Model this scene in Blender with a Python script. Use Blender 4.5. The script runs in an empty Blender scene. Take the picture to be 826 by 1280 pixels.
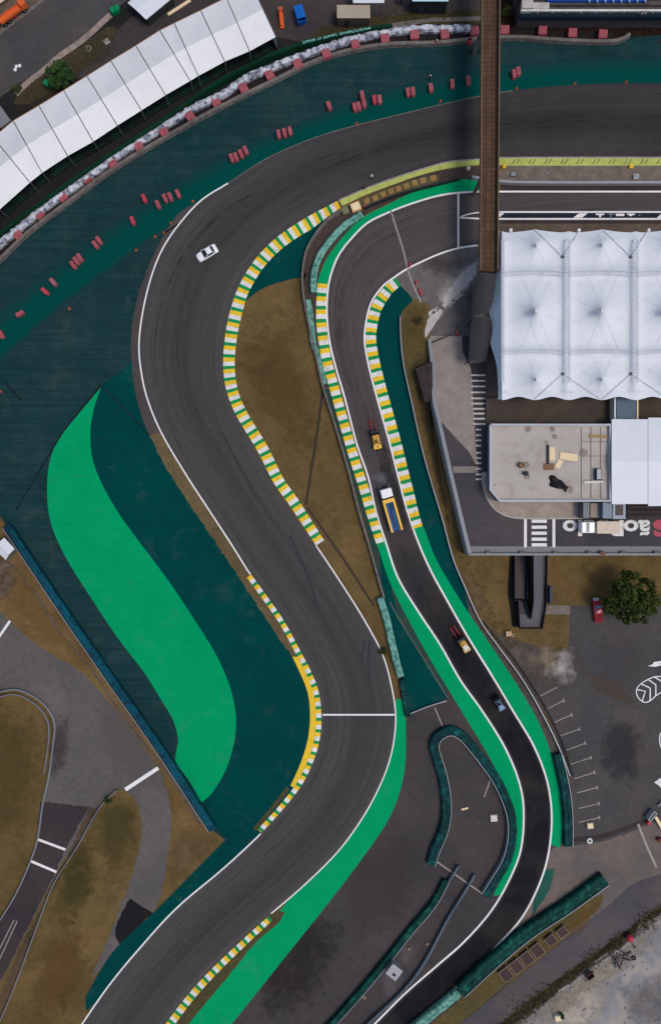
import bpy, bmesh, math, random
from mathutils import Vector, Matrix, noise
R = math.radians
rnd = random.Random(7)
scene = bpy.context.scene
col = scene.collection
S = 0.16          # metres per photo pixel on the ground
H = 136.53        # height of the drone
ZD = 3.0          # height of the paddock deck

# ------------------------------------------------------------------ basics
def W(px, py, z=0.0):
    f = (H - z) / H
    return Vector(((px - 413) * S * f, (640 - py) * S * f, z))
def lin(c):
    def g(v):
        v = v / 255.0
        return v / 12.92 if v <= .04045 else ((v + .055) / 1.055) ** 2.4
    return (g(c[0]), g(c[1]), g(c[2]), 1)
def G(px, py, h=1.0):
    p = W(px, py, h); p.z = 0; return p
def ang(dx, dy):
    return math.atan2(-dy, dx)

# ------------------------------------------------------------------ materials
def nd(nt, t, **kw):
    n = nt.nodes.new(t)
    for k, v in kw.items():
        if k in n.inputs: n.inputs[k].default_value = v
        else: setattr(n, k, v)
    return n
def mixrgb(nt, a, b, fac, mode='MIX'):
    n = nt.nodes.new('ShaderNodeMix'); n.data_type = 'RGBA'; n.blend_type = mode
    for sock, v in ((n.inputs[0], fac), (n.inputs[6], a), (n.inputs[7], b)):
        if hasattr(v, 'is_linked'): nt.links.new(v, sock)
        else: sock.default_value = v
    return n.outputs[2]
def ramp(nt, fac, stops):
    n = nt.nodes.new('ShaderNodeValToRGB')
    el = n.color_ramp.elements
    while len(el) < len(stops): el.new(.5)
    for e, (p, c) in zip(el, stops):
        e.position = p; e.color = c if len(c) == 4 else (*c, 1)
    nt.links.new(fac, n.inputs[0])
    return n.outputs[0]
def grey(v): return (v, v, v, 1)
MATS = {}
def base(name):
    m = bpy.data.materials.new(name); m.use_nodes = True
    nt = m.node_tree
    b = nt.nodes['Principled BSDF']
    MATS[name] = m
    return m, nt, b
def noise_out(nt, vec, scale, detail=5, rough=.55, dist=0):
    n = nd(nt, 'ShaderNodeTexNoise', Scale=scale, Detail=detail, Roughness=rough, Distortion=dist)
    nt.links.new(vec, n.inputs['Vector'])
    return n.outputs['Fac']
def position(nt):
    return nt.nodes.new('ShaderNodeNewGeometry').outputs['Position']
def bump(nt, b, h, strength, dist=.05):
    n = nd(nt, 'ShaderNodeBump', Strength=strength, Distance=dist)
    nt.links.new(h, n.inputs['Height']); nt.links.new(n.outputs[0], b.inputs['Normal'])
def M(name, c, v=.12, s=1.2, rough=.8, spec=.12, c2=None, lo=.38, hi=.68, s2=.12, metal=0, bmp=.0):
    """plain surface: fine grain, broad blotches, optional second colour in patches"""
    if name in MATS: return MATS[name]
    m, nt, b = base(name)
    p = position(nt)
    f1 = noise_out(nt, p, s * 4, 6, .7)
    f2 = noise_out(nt, p, s2, 4, .6)
    colr = lin(c)
    if c2 is not None:
        f3 = noise_out(nt, p, s, 6, .65)
        k = ramp(nt, f3, [(lo, grey(0)), (hi, grey(1))])
        colr = mixrgb(nt, colr, lin(c2), k)
    k1 = ramp(nt, f1, [(.25, grey(1 - v)), (.75, grey(1 + v))])
    k2 = ramp(nt, f2, [(.3, grey(1 - v)), (.7, grey(1 + v))])
    colr = mixrgb(nt, colr, k1, 1.0, 'MULTIPLY')
    colr = mixrgb(nt, colr, k2, 1.0, 'MULTIPLY')
    nt.links.new(colr, b.inputs['Base Color'])
    b.inputs['Roughness'].default_value = rough
    b.inputs['Specular IOR Level'].default_value = spec
    b.inputs['Metallic'].default_value = metal
    if bmp: bump(nt, b, f1, bmp)
    return m
def asphalt(name, c, warm=(20, 6, 0), v=.10, patch=.12, stain=.25):
    m, nt, b = base(name)
    p = position(nt)
    colr = lin(c)
    c2 = lin(tuple(a + d for a, d in zip(c, warm)))
    colr = mixrgb(nt, colr, c2, ramp(nt, noise_out(nt, p, .09, 5, .6, .6), [(.42, grey(0)), (.66, grey(1))]))
    for sc, a, b_, amt in ((2.6, .28, .72, v), (.7, .3, .7, patch), (.045, .3, .7, patch * 1.3)):
        colr = mixrgb(nt, colr, ramp(nt, noise_out(nt, p, sc, 6, .7), [(a, grey(1 - amt)), (b_, grey(1 + amt))]), 1, 'MULTIPLY')
    st = ramp(nt, noise_out(nt, p, .33, 7, .68, 1.2), [(.60, grey(0)), (.74, grey(1))])
    dark = mixrgb(nt, colr, grey(1 - stain), 1, 'MULTIPLY')
    colr = mixrgb(nt, colr, dark, st)
    vo = nd(nt, 'ShaderNodeTexVoronoi', feature='DISTANCE_TO_EDGE', Scale=.13)
    wn = nt.nodes.new('ShaderNodeTexNoise'); wn.inputs['Scale'].default_value = .5
    nt.links.new(p, wn.inputs['Vector'])
    ad = nt.nodes.new('ShaderNodeMixRGB'); ad.blend_type = 'ADD'; ad.inputs[0].default_value = 3.0
    nt.links.new(p, ad.inputs[1]); nt.links.new(wn.outputs['Color'], ad.inputs[2])
    nt.links.new(ad.outputs[0], vo.inputs['Vector'])
    ck = ramp(nt, vo.outputs['Distance'], [(.0, grey(.86)), (.012, grey(1))])
    colr = mixrgb(nt, colr, ck, 1, 'MULTIPLY')
    nt.links.new(colr, b.inputs['Base Color'])
    b.inputs['Roughness'].default_value = .92; b.inputs['Specular IOR Level'].default_value = .08
    bump(nt, b, noise_out(nt, p, 14, 4, .7), .12, .02)
    return m
def trackmat(name, c, groove, warm, ends=None, edge=None, gcol=.62):
    """asphalt with tyre streaks along the lane (uv: x = metres along, y = 0..1 across)"""
    m, nt, b = base(name)
    p = position(nt)
    uv = nt.nodes.new('ShaderNodeUVMap'); uv.uv_map = 'UVMap'
    def streak(sx, sy, detail=4):
        mp = nd(nt, 'ShaderNodeMapping'); mp.inputs['Scale'].default_value = (sx, sy, 1)
        nt.links.new(uv.outputs[0], mp.inputs[0])
        return noise_out(nt, mp.outputs[0], 1, detail, .65)
    sep = nt.nodes.new('ShaderNodeSeparateXYZ'); nt.links.new(uv.outputs[0], sep.inputs[0])
    colr = lin(c)
    if ends is not None:                       # colour change further along: resurfaced pit lane, darker track start
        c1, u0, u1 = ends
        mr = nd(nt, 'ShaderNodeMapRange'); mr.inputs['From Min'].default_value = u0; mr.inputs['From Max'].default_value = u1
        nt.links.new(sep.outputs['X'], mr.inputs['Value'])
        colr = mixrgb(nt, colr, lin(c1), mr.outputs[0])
    c2 = mixrgb(nt, colr, lin(warm), .22)
    colr = mixrgb(nt, colr, c2, ramp(nt, noise_out(nt, p, .07, 5, .6, .8), [(.4, grey(0)), (.65, grey(1))]))
    for fac, a, b_, lo, hi in ((streak(.012, 26), .3, .7, .87, 1.10), (streak(.03, 80), .3, .7, .90, 1.08), (streak(.006, 9), .34, .66, .86, 1.12), (noise_out(nt, p, 2.4, 5, .7), .3, .7, .92, 1.08),
                               (noise_out(nt, p, 9, 6, .7), .25, .75, .9, 1.1), (noise_out(nt, p, .6, 6, .7), .3, .7, .93, 1.06)):
        colr = mixrgb(nt, colr, ramp(nt, fac, [(a, grey(lo)), (b_, grey(hi))]), 1, 'MULTIPLY')
    g = ramp(nt, sep.outputs['Y'], groove)
    gs = mixrgb(nt, g, ramp(nt, streak(.008, 40), [(.3, grey(.35)), (.6, grey(1))]), 1, 'MULTIPLY')
    dk = mixrgb(nt, colr, grey(gcol), 1, 'MULTIPLY')
    colr = mixrgb(nt, colr, dk, gs)
    sk = ramp(nt, streak(.02, 130, 2), [(.70, grey(0)), (.78, grey(.3))])
    colr = mixrgb(nt, colr, mixrgb(nt, colr, grey(.6), 1, 'MULTIPLY'), sk)
    if edge:
        e = ramp(nt, sep.outputs['Y'], [(0, grey(.9)), (.07, grey(.5)), (.14, grey(0)), (.88, grey(0)), (.94, grey(.4)), (1, grey(.8))])
        colr = mixrgb(nt, colr, lin(edge), e)
    nt.links.new(colr, b.inputs['Base Color'])
    b.inputs['Roughness'].default_value = .9; b.inputs['Specular IOR Level'].default_value = .08
    bump(nt, b, noise_out(nt, p, 14, 4, .7), .12, .02)
    return m
def grassmat(name, a, b1, c, green=None):
    m, nt, b = base(name)
    p = position(nt)
    colr = mixrgb(nt, lin(a), lin(b1), ramp(nt, noise_out(nt, p, .22, 7, .68, .7), [(.38, grey(0)), (.64, grey(1))]))
    colr = mixrgb(nt, colr, lin(c), ramp(nt, noise_out(nt, p, .07, 6, .65, .5), [(.48, grey(0)), (.70, grey(1))]))
    if green:
        colr = mixrgb(nt, colr, lin(green), ramp(nt, noise_out(nt, p, .11, 5, .7, .4), [(.56, grey(0)), (.74, grey(.8))]))
    for sc, amt in ((2.8, .27), (1.1, .17), (.35, .10)):
        colr = mixrgb(nt, colr, ramp(nt, noise_out(nt, p, sc, 6, .75), [(.28, grey(1 - amt)), (.72, grey(1 + amt))]), 1, 'MULTIPLY')
    nt.links.new(colr, b.inputs['Base Color'])
    b.inputs['Roughness'].default_value = 1; b.inputs['Specular IOR Level'].default_value = .05
    bump(nt, b, noise_out(nt, p, 7, 6, .8), .7, .12)
    return m
def paintrun(name, c, v=.05, worn=None, dark=.10):
    """painted run-off asphalt: even paint, roller joints, some scuffing"""
    m, nt, b = base(name)
    p = position(nt)
    colr = lin(c)
    if worn:
        f = noise_out(nt, p, .12, 7, .65, .9)
        colr = mixrgb(nt, colr, lin(worn), ramp(nt, f, [(.40, grey(0)), (.66, grey(.8))]))
    for sc, amt in ((2.4, v * 1.4), (.6, v), (.06, v * 1.6)):
        colr = mixrgb(nt, colr, ramp(nt, noise_out(nt, p, sc, 6, .7), [(.28, grey(1 - amt)), (.72, grey(1 + amt))]), 1, 'MULTIPLY')
    mp = nd(nt, 'ShaderNodeMapping'); mp.inputs['Scale'].default_value = (.05, 1.3, 1); mp.inputs['Rotation'].default_value = (0, 0, R(-38))
    nt.links.new(p, mp.inputs[0])
    colr = mixrgb(nt, colr, ramp(nt, noise_out(nt, mp.outputs[0], 1, 5, .7), [(.35, grey(1 - dark)), (.65, grey(1 + dark * .6))]), 1, 'MULTIPLY')
    mq = nd(nt, 'ShaderNodeMapping'); mq.inputs['Scale'].default_value = (.10, 1.1, 1); mq.inputs['Rotation'].default_value = (0, 0, R(58))
    nt.links.new(p, mq.inputs[0])
    sc_ = ramp(nt, noise_out(nt, mq.outputs[0], 1, 6, .7, .4), [(.60, grey(0)), (.78, grey(.34))])
    colr = mixrgb(nt, colr, lin((44, 46, 46)), sc_)
    du = ramp(nt, noise_out(nt, p, .16, 7, .7, .5), [(.56, grey(0)), (.80, grey(.22))])
    colr = mixrgb(nt, colr, lin((92, 96, 88)), du)
    nt.links.new(colr, b.inputs['Base Color'])
    b.inputs['Roughness'].default_value = .9; b.inputs['Specular IOR Level'].default_value = .04
    bump(nt, b, noise_out(nt, p, 12, 4, .7), .1, .02)
    return m
def bandmat(name, c, other):
    m, nt, b = base(name)
    p = position(nt)
    uv = nt.nodes.new('ShaderNodeUVMap'); uv.uv_map = 'UVMap'
    sep = nt.nodes.new('ShaderNodeSeparateXYZ'); nt.links.new(uv.outputs[0], sep.inputs[0])
    ma = nt.nodes.new('ShaderNodeMath'); ma.operation = 'MULTIPLY_ADD'; ma.inputs[1].default_value = .5; ma.inputs[2].default_value = -.25
    nt.links.new(noise_out(nt, p, .25, 6, .7), ma.inputs[0])
    ad = nt.nodes.new('ShaderNodeMath'); nt.links.new(ma.outputs[0], ad.inputs[0]); nt.links.new(sep.outputs['Y'], ad.inputs[1])
    k = ramp(nt, ad.outputs[0], [(0, grey(0)), (.45, grey(1)), (.9, grey(1)), (1, grey(.1))])
    colr = mixrgb(nt, lin(other), lin(c), k)
    mp = nd(nt, 'ShaderNodeMapping'); mp.inputs['Scale'].default_value = (.012, 22, 1)
    nt.links.new(uv.outputs[0], mp.inputs[0])
    colr = mixrgb(nt, colr, ramp(nt, noise_out(nt, mp.outputs[0], 1, 5, .7), [(.3, grey(.84)), (.7, grey(1.12))]), 1, 'MULTIPLY')
    colr = mixrgb(nt, colr, ramp(nt, noise_out(nt, p, 10, 5, .7), [(.3, grey(.92)), (.7, grey(1.08))]), 1, 'MULTIPLY')
    nt.links.new(colr, b.inputs['Base Color'])
    b.inputs['Roughness'].default_value = .9; b.inputs['Specular IOR Level'].default_value = .04
    return m
def glassmat(name, c):
    m, nt, b = base(name)
    b.inputs['Base Color'].default_value = lin(c)
    b.inputs['Roughness'].default_value = .12; b.inputs['Specular IOR Level'].default_value = .5
    return m

grass = grassmat('dry_grass', (100, 82, 51), (86, 70, 43), (113, 92, 58), (76, 71, 41))
grass_g = grassmat('olive_grass', (88, 77, 48), (76, 68, 42), (98, 84, 52), (62, 66, 38))
grass_o = grassmat('ochre_grass', (108, 86, 54), (94, 74, 46), (122, 98, 62), (86, 76, 48))
asph_mid = asphalt('brown_asphalt', (63, 60, 60), (7, 3, 1))
asph_park = asphalt('parking_asphalt', (69, 67, 67), (7, 4, 2))
asph_yard = asphalt('yard_asphalt', (60, 55, 56), (8, 4, 0))
asph_road = asphalt('old_road_asphalt', (88, 84, 82), (8, 6, 3))
asph_side = asphalt('side_road_asphalt', (75, 71, 74), (10, 6, 2))
asph_dark = asphalt('fresh_asphalt_patch', (29, 28, 31), (4, 2, 0))
asph_left = asphalt('dark_road_asphalt', (56, 50, 52), (6, 4, 2))
asph_light = asphalt('bleached_asphalt', (98, 90, 86), (14, 8, 2))
asph_deck = asphalt('deck_asphalt', (66, 64, 67), (8, 4, 2))
asph_black = asphalt('black_yard_asphalt', (35, 34, 35), (3, 2, 0))  # near-black asphalt of the upper yard
track_m = trackmat('track_asphalt', (57, 55, 55), [(.0, grey(.15)), (.25, grey(.35)), (.5, grey(1)), (.75, grey(.5)), (1, grey(.1))], (86, 78, 72), gcol=.6, ends=((72, 70, 69), 60, 130))  # darker start: rubber, plus some lens vignetting put into the colour
pit_m = trackmat('pit_lane_asphalt', (78, 73, 73), [(.0, grey(0)), (.3, grey(.6)), (.7, grey(.6)), (1, grey(0))], (90, 80, 76), ends=((25, 25, 29), 136, 168), gcol=.78, edge=(66, 60, 58))
teal_worn = paintrun('worn_teal_paint', (22, 53, 55), .10, (38, 58, 60), .24)
teal_sat = bandmat('teal_paint_band', (0, 66, 60), (22, 54, 57))
teal_deep = paintrun('deep_teal_paint', (0, 58, 57), .05, (0, 64, 61), .06)
green_b = paintrun('bright_green_paint', (2, 147, 91), .035, (0, 139, 86), .04)
white_p = M('white_road_paint', (222, 219, 216), .06, 2, .7, c2=(196, 192, 188), lo=.5, hi=.75)
faded_p = M('faded_road_paint', (150, 142, 136), .14, 3, .8, c2=(110, 104, 100), lo=.45, hi=.7)
kerb_w = M('kerb_white', (212, 209, 204), .08, 1.1, .6, c2=(150, 144, 140), lo=.52, hi=.78)
kerb_y = M('kerb_yellow', (222, 182, 44), .08, 1.1, .6, c2=(164, 132, 48), lo=.52, hi=.78)
kerb_g = M('kerb_green', (12, 136, 72), .08, 1.1, .6, c2=(24, 98, 62), lo=.52, hi=.78)
lime_p = M('lime_paint', (172, 178, 94), .10, 1.2, .7, c2=(146, 152, 76), lo=.45, hi=.7)
rubber_m = M('tyre_mark_black', (60, 60, 40), .15, 3, .9)
conc = M('concrete', (150, 143, 138), .10, .7, .85, c2=(128, 120, 114), bmp=.1)
conc_d = M('dirty_concrete', (112, 106, 100), .14, .9, .85, c2=(84, 78, 74), bmp=.1)
conc_l = M('pale_concrete', (182, 176, 172), .08, .8, .85, c2=(160, 152, 146), bmp=.1)
dirt = M('brown_dirt', (98, 84, 72), .18, .8, .95, c2=(76, 66, 58), bmp=.3)
pitdirt = M('pit_wall_ground', (116, 104, 94), .14, .6, .9, c2=(92, 82, 74), bmp=.2)
sand = M('site_sand', (152, 144, 134), .18, .3, .95, c2=(124, 122, 124), lo=.36, hi=.56, bmp=.3)
sand_p = M('pale_sand', (188, 178, 164), .12, .5, .95, bmp=.3)
fabric_w = M('white_fabric', (212, 212, 212), .05, .5, .6, spec=.2)
roof_w = M('white_roof_sheet', (204, 207, 211), .04, .4, .5, spec=.3)
truss_m = M('painted_steel_grey', (192, 195, 203), .05, 1, .5)
steel = M('galvanised_steel', (132, 136, 142), .10, 1.5, .45, metal=.3)
steel_b = M('weathered_blue_steel', (84, 94, 104), .2, 1.5, .6, c2=(62, 70, 80))
steel_d = M('dark_steel', (44, 46, 52), .12, 1.5, .5)
black_m = M('black_rubber', (22, 22, 24), .15, 2, .8)
red_p = M('red_plastic', (146, 66, 74), .10, 1.5, .6, c2=(166, 92, 98), lo=.45, hi=.7)
red_b = M('fresh_red_plastic', (172, 46, 60), .08, 1.5, .45)
red_pale = M('faded_red_plastic', (156, 92, 98), .10, 1.5, .55)
tyre_l = M('pale_teal_canvas', (112, 160, 146), .12, 1.4, .7, c2=(54, 108, 96), lo=.42, hi=.62)
tyre_d = M('dark_teal_canvas', (3, 46, 47), .28, .7, .7, c2=(20, 96, 90), lo=.50, hi=.74)
tyre_g = M('green_teal_canvas', (4, 52, 46), .28, .8, .7, c2=(26, 100, 84), lo=.50, hi=.74)
tyre_b = M('blue_teal_canvas', (4, 72, 88), .25, 1.0, .7, c2=(10, 42, 54), lo=.46, hi=.66)
wrap_w = M('crumpled_white_sheet', (186, 188, 196), .12, 1.0, .55, c2=(88, 94, 106), lo=.46, hi=.60)
cloth_g = M('dark_green_canvas', (4, 46, 28), .25, .8, .8)
bridge_m = M('brown_deck_boards', (90, 68, 52), .22, 1.0, .9, c2=(70, 54, 43), s2=.4)
bridge_e = M('tan_parapet', (108, 88, 70), .14, 1.2, .8)
roof_b = M('black_corrugated_roof', (54, 53, 56), .10, 1.0, .6)
navy_p = M('navy_paint', (28, 33, 44), .06, 1, .7)
blue_seat = M('blue_seats', (24, 70, 150), .15, 1, .6)
wood_l = M('pale_plywood', (222, 198, 160), .07, 1.2, .7)
wood_m = M('brown_planks', (132, 98, 72), .12, 1.5, .8)
orange_m = M('orange_paint', (204, 92, 46), .08, 1.2, .5)
blue_m = M('blue_paint', (18, 92, 172), .08, 1.2, .5)
yellow_m = M('machine_yellow', (222, 176, 74), .08, 1.2, .45)
carwhite = M('white_car_paint', (226, 225, 224), .02, .8, .28, spec=.5)
carred = M('red_car_paint', (158, 30, 38), .04, .8, .3, spec=.5)
glass = glassmat('dark_car_glass', (30, 38, 46))
glass_b = glassmat('pale_blue_glass', (96, 116, 132))
greenbin = M('green_bin_plastic', (12, 122, 78), .08, 1.2, .5)
cargo_m = M('beige_tarpaulin', (206, 190, 170), .07, 1.5, .7, c2=(186, 164, 142), lo=.5, hi=.7)
bedblue = M('blue_bed_floor', (44, 84, 132), .12, 1.5, .6)
palebluem = M('pale_blue_paint', (120, 146, 172), .06, 1.2, .45)
forkred = M('dark_red_steel', (120, 38, 44), .10, 1.2, .55)
pink_p = M('rose_red_paint', (172, 78, 92), .07, 1.5, .7)
tan_p = M('tan_orange_paint', (150, 116, 66), .16, 1.5, .8, c2=(126, 100, 62), lo=.45, hi=.7)
brown_rack = M('rusty_brown_sheet', (70, 54, 52), .14, 1.5, .75)
skin = M('skin', (170, 120, 92), .03, 3, .6)
shirt_w = M('white_shirt', (214, 214, 214), .04, 3, .8)
cloth_k = M('dark_clothes', (34, 34, 40), .08, 3, .8)
bark = M('bark', (70, 54, 42), .2, 2, .9)
def leafmat(name, a, b_):
    m, nt, b = base(name)
    oi = nt.nodes.new('ShaderNodeAttribute'); oi.attribute_name = 'tint'; oi.attribute_type = 'GEOMETRY'
    nt.links.new(mixrgb(nt, lin(a), lin(b_), oi.outputs['Fac']), b.inputs['Base Color'])
    b.inputs['Roughness'].default_value = .7; b.inputs['Specular IOR Level'].default_value = .15
    return m
leaf_d = leafmat('dark_leaves', (24, 34, 13), (78, 90, 36))
leaf_g = leafmat('green_leaves', (26, 52, 24), (66, 98, 48))
weed_m = leafmat('weed_leaves', (58, 56, 34), (96, 88, 54))

# ------------------------------------------------------------------ mesh builder
class MB:
    def __init__(s): s.v = []; s.f = []; s.m = []
    def add(s, vs, fs, mi=0, mat=None):
        o = len(s.v)
        s.v += [tuple(mat @ Vector(p)) if mat is not None else tuple(p) for p in vs]
        for f in fs: s.f.append([i + o for i in f]); s.m.append(mi)
        return s
    def box(s, c, d, rz=0, bev=0, mi=0, mat=None):
        bm = bmesh.new(); bmesh.ops.create_cube(bm, size=1)
        bmesh.ops.scale(bm, vec=d, verts=bm.verts)
        if bev: bmesh.ops.bevel(bm, geom=list(bm.edges), offset=bev, segments=2, affect='EDGES', profile=.5)
        bmesh.ops.rotate(bm, cent=(0, 0, 0), matrix=Matrix.Rotation(rz, 3, 'Z'), verts=bm.verts)
        bmesh.ops.translate(bm, vec=c, verts=bm.verts)
        bm.verts.index_update()
        s.add([v.co[:] for v in bm.verts], [[v.index for v in f.verts] for f in bm.faces], mi, mat); bm.free()
        return s
    def prism(s, poly, z0, z1, mi=0):
        n = len(poly)
        vs = [(p[0], p[1], z0) for p in poly] + [(p[0], p[1], z1) for p in poly]
        s.add(vs, [list(range(n))[::-1], list(range(n, 2 * n))] + [[i, (i + 1) % n, n + (i + 1) % n, n + i] for i in range(n)], mi)
        return s
    def tube(s, a, b, r, n=8, r2=None, mi=0):
        a = Vector(a); b = Vector(b); d = b - a
        q = d.to_track_quat('Z', 'Y').to_matrix()
        r2 = r if r2 is None else r2
        vs = []
        for p, rr in ((a, r), (b, r2)):
            for i in range(n):
                t = 2 * math.pi * i / n
                vs.append(p + q @ Vector((math.cos(t) * rr, math.sin(t) * rr, 0)))
        s.add(vs, [[i, (i + 1) % n, n + (i + 1) % n, n + i] for i in range(n)] + [list(range(n))[::-1], list(range(n, 2 * n))], mi)
        return s
    def ring(s, c, r, t, n=16, k=8, mi=0, axis='Z'):
        vs = []; fs = []
        for i in range(n):
            a = 2 * math.pi * i / n
            for j in range(k):
                b = 2 * math.pi * j / k
                x, y, z = (r + t * math.cos(b)) * math.cos(a), (r + t * math.cos(b)) * math.sin(a), t * math.sin(b)
                vs.append((c[0] + x, c[1] + y, c[2] + z) if axis == 'Z' else (c[0] + x, c[1] + z, c[2] + y))
                fs.append([i * k + j, ((i + 1) % n) * k + j, ((i + 1) % n) * k + (j + 1) % k, i * k + (j + 1) % k])
        return s.add(vs, fs, mi)
    def loft(s, secs, mi=0, cap=True):
        n = len(secs[0]); vs = [p for q in secs for p in q]; fs = []
        for i in range(len(secs) - 1):
            for j in range(n):
                fs.append([i * n + j, i * n + (j + 1) % n, (i + 1) * n + (j + 1) % n, (i + 1) * n + j])
        if cap: fs += [list(range(n))[::-1], list(range((len(secs) - 1) * n, len(secs) * n))]
        return s.add(vs, fs, mi)
    def build(s, name, mats, parent=None, smooth=False, loc=None, rz=0):
        if isinstance(smooth, Vector): smooth, loc, rz = False, smooth, (loc or 0)
        me = bpy.data.meshes.new(name); me.from_pydata(s.v, [], s.f)
        for m in (mats if isinstance(mats, (list, tuple)) else [mats]): me.materials.append(m)
        me.polygons.foreach_set('material_index', s.m)
        bm = bmesh.new(); bm.from_mesh(me); bmesh.ops.recalc_face_normals(bm, faces=bm.faces); bm.to_mesh(me); bm.free()
        if smooth: me.polygons.foreach_set('use_smooth', [True] * len(me.polygons))
        me.update()
        o = bpy.data.objects.new(name, me); col.objects.link(o)
        if parent: o.parent = parent
        if loc is not None: o.location = loc
        if rz: o.rotation_euler.z = rz
        return o
def tag(o, label=None, cat=None, group=None, kind=None):
    for k, v in (('label', label), ('category', cat), ('group', group), ('kind', kind)):
        if v: o[k] = v
    return o
def thing(name, label, cat, loc=(0, 0, 0), rz=0, group=None):
    o = bpy.data.objects.new(name, None); col.objects.link(o)
    o.location = loc; o.rotation_euler = (0, 0, rz); o.empty_display_size = .3
    return tag(o, label, cat, group)
def copy_tree(o, parent=None):
    kids = list(o.children)
    c = o.copy(); col.objects.link(c)
    if parent: c.parent = parent
    for k in kids: copy_tree(k, c)
    return c

# ------------------------------------------------------------------ curves & sheets
def cr(pts, step=1.6, closed=False):
    """centripetal-ish Catmull-Rom through pixel points, sampled every ~step metres"""
    P = [Vector((p[0], p[1])) for p in pts]; out = []; n = len(P)
    rng = n if closed else n - 1
    for i in range(rng):
        if closed: p0, p1, p2, p3 = P[(i - 1) % n], P[i], P[(i + 1) % n], P[(i + 2) % n]
        else: p0, p1, p2, p3 = P[max(i - 1, 0)], P[i], P[i + 1], P[min(i + 2, n - 1)]
        d = (p2 - p1).length
        if d < 1e-6: continue
        d0 = max((p1 - p0).length, 1e-6); d2 = max((p3 - p2).length, 1e-6)
        m1 = (p2 - p0) / (d0 + d) * d if i > 0 or closed else (p2 - p1)
        m2 = (p3 - p1) / (d + d2) * d if i < n - 2 or closed else (p2 - p1)
        k = max(1, int(d * S / step + .5))
        for j in range(k):
            t = j / k
            out.append((2*t**3 - 3*t*t + 1) * p1 + (t**3 - 2*t*t + t) * m1 + (-2*t**3 + 3*t*t) * p2 + (t**3 - t*t) * m2)
    if not closed: out.append(P[-1])
    return [(p.x, p.y) for p in out]
def resample(pts, n):
    P = [Vector(p) for p in pts]; L = [0]
    for a, b in zip(P, P[1:]): L.append(L[-1] + (b - a).length)
    out = []; j = 0
    for i in range(n):
        t = L[-1] * i / (n - 1)
        while j < len(L) - 2 and L[j + 1] < t: j += 1
        seg = L[j + 1] - L[j]
        out.append(P[j].lerp(P[j + 1], (t - L[j]) / seg if seg else 0))
    return out
def struct(o):
    o['kind'] = 'structure'; return o
def ragged(poly, amp=.28):
    out = []; n = len(poly)
    for i in range(n):
        a = Vector(poly[i]); b = Vector(poly[(i + 1) % n]); k = max(1, int((b - a).length * S / .5))
        if (b - a).length > 400: k = 1
        for j in range(k):
            q = a.lerp(b, j / k); v = Vector((q.x * S, q.y * S, 0))
            d = noise.noise(v * .9) + .7 * noise.noise(v * 2.3); e = noise.noise(v * .9 + Vector((40, 9, 3))) + .7 * noise.noise(v * 2.3 + Vector((7, 30, 1)))
            out.append((q.x + d * amp / S, q.y + e * amp / S))
    return out
def sheet(name, poly, z, mat):
    if name in ('grass_strip', 'grass_infield', 'grass_verge', 'grass_patch', 'dirt_yard', 'site_ground', 'grass_slope', 'old_road', 'road_patch', 'lower_yard'): poly = ragged(poly)
    elif name in ('verge', 'side_road', 'concrete_slab', 'runoff_wedge'): poly = ragged(poly, .10)
    o = MB().add([W(p[0], p[1], z) for p in poly], [list(range(len(poly)))]).build(name, mat)
    if o.data.polygons[0].normal.z < 0: o.data.flip_normals()
    return struct(o)
def ribbon(name, pairs, z, mat, step=1.6):
    """surface between two edges given as matched pixel pairs; uv = metres along, 0..1 across"""
    A = [p[0] for p in pairs]; B = [p[1] for p in pairs]
    LA = []; LB = []
    Pa = [Vector(p) for p in A]; Pb = [Vector(p) for p in B]
    n = len(pairs)
    def herm(P, i, t):
        p1, p2 = P[i], P[i + 1]; d = max((p2 - p1).length, 1e-6)
        m1 = (p2 - P[i - 1]) / (max((p1 - P[i - 1]).length, 1e-6) + d) * d if i else p2 - p1
        m2 = (P[i + 2] - p1) / (max((P[i + 2] - p2).length, 1e-6) + d) * d if i < n - 2 else p2 - p1
        return (2*t**3 - 3*t*t + 1) * p1 + (t**3 - 2*t*t + t) * m1 + (-2*t**3 + 3*t*t) * p2 + (t**3 - t*t) * m2
    for i in range(n - 1):
        d = max((Pa[i + 1] - Pa[i]).length, (Pb[i + 1] - Pb[i]).length)
        k = max(1, int(d * S / step + .5))
        for j in range(k):
            LA.append(herm(Pa, i, j / k)); LB.append(herm(Pb, i, j / k))
    LA.append(Pa[-1]); LB.append(Pb[-1])
    nv = 7; vs = []; fs = []; uvs = []
    u = 0; us = [0]
    for i in range(1, len(LA)):
        u += (((LA[i] + LB[i]) - (LA[i-1] + LB[i-1])) / 2).length * S; us.append(u)
    for i in range(len(LA)):
        for j in range(nv):
            p = LA[i].lerp(LB[i], j / (nv - 1)); vs.append(W(p.x, p.y, z)); uvs.append((us[i], j / (nv - 1)))
    for i in range(len(LA) - 1):
        for j in range(nv - 1):
            a = i * nv + j; fs.append([a, a + 1, a + nv + 1, a + nv])
    o = MB().add(vs, fs).build(name, mat)
    me = o.data; ul = me.uv_layers.new(name='UVMap')
    for l in me.loops: ul.data[l.index].uv = uvs[l.vertex_index]
    if me.polygons[0].normal.z < 0: me.flip_normals()
    return struct(o), [tuple(p) for p in LA], [tuple(p) for p in LB]
def normals(P):
    N = []
    for i in range(len(P)):
        d = (P[min(i + 1, len(P) - 1)] - P[max(i - 1, 0)]); d.z = 0; d.normalize()
        N.append(Vector((-d.y, d.x, 0)))
    return N
def wpath(pts, step=1.6, z=0, smooth=True):
    return [W(p[0], p[1], z) for p in (cr(pts, step) if smooth else pts)]
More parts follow.
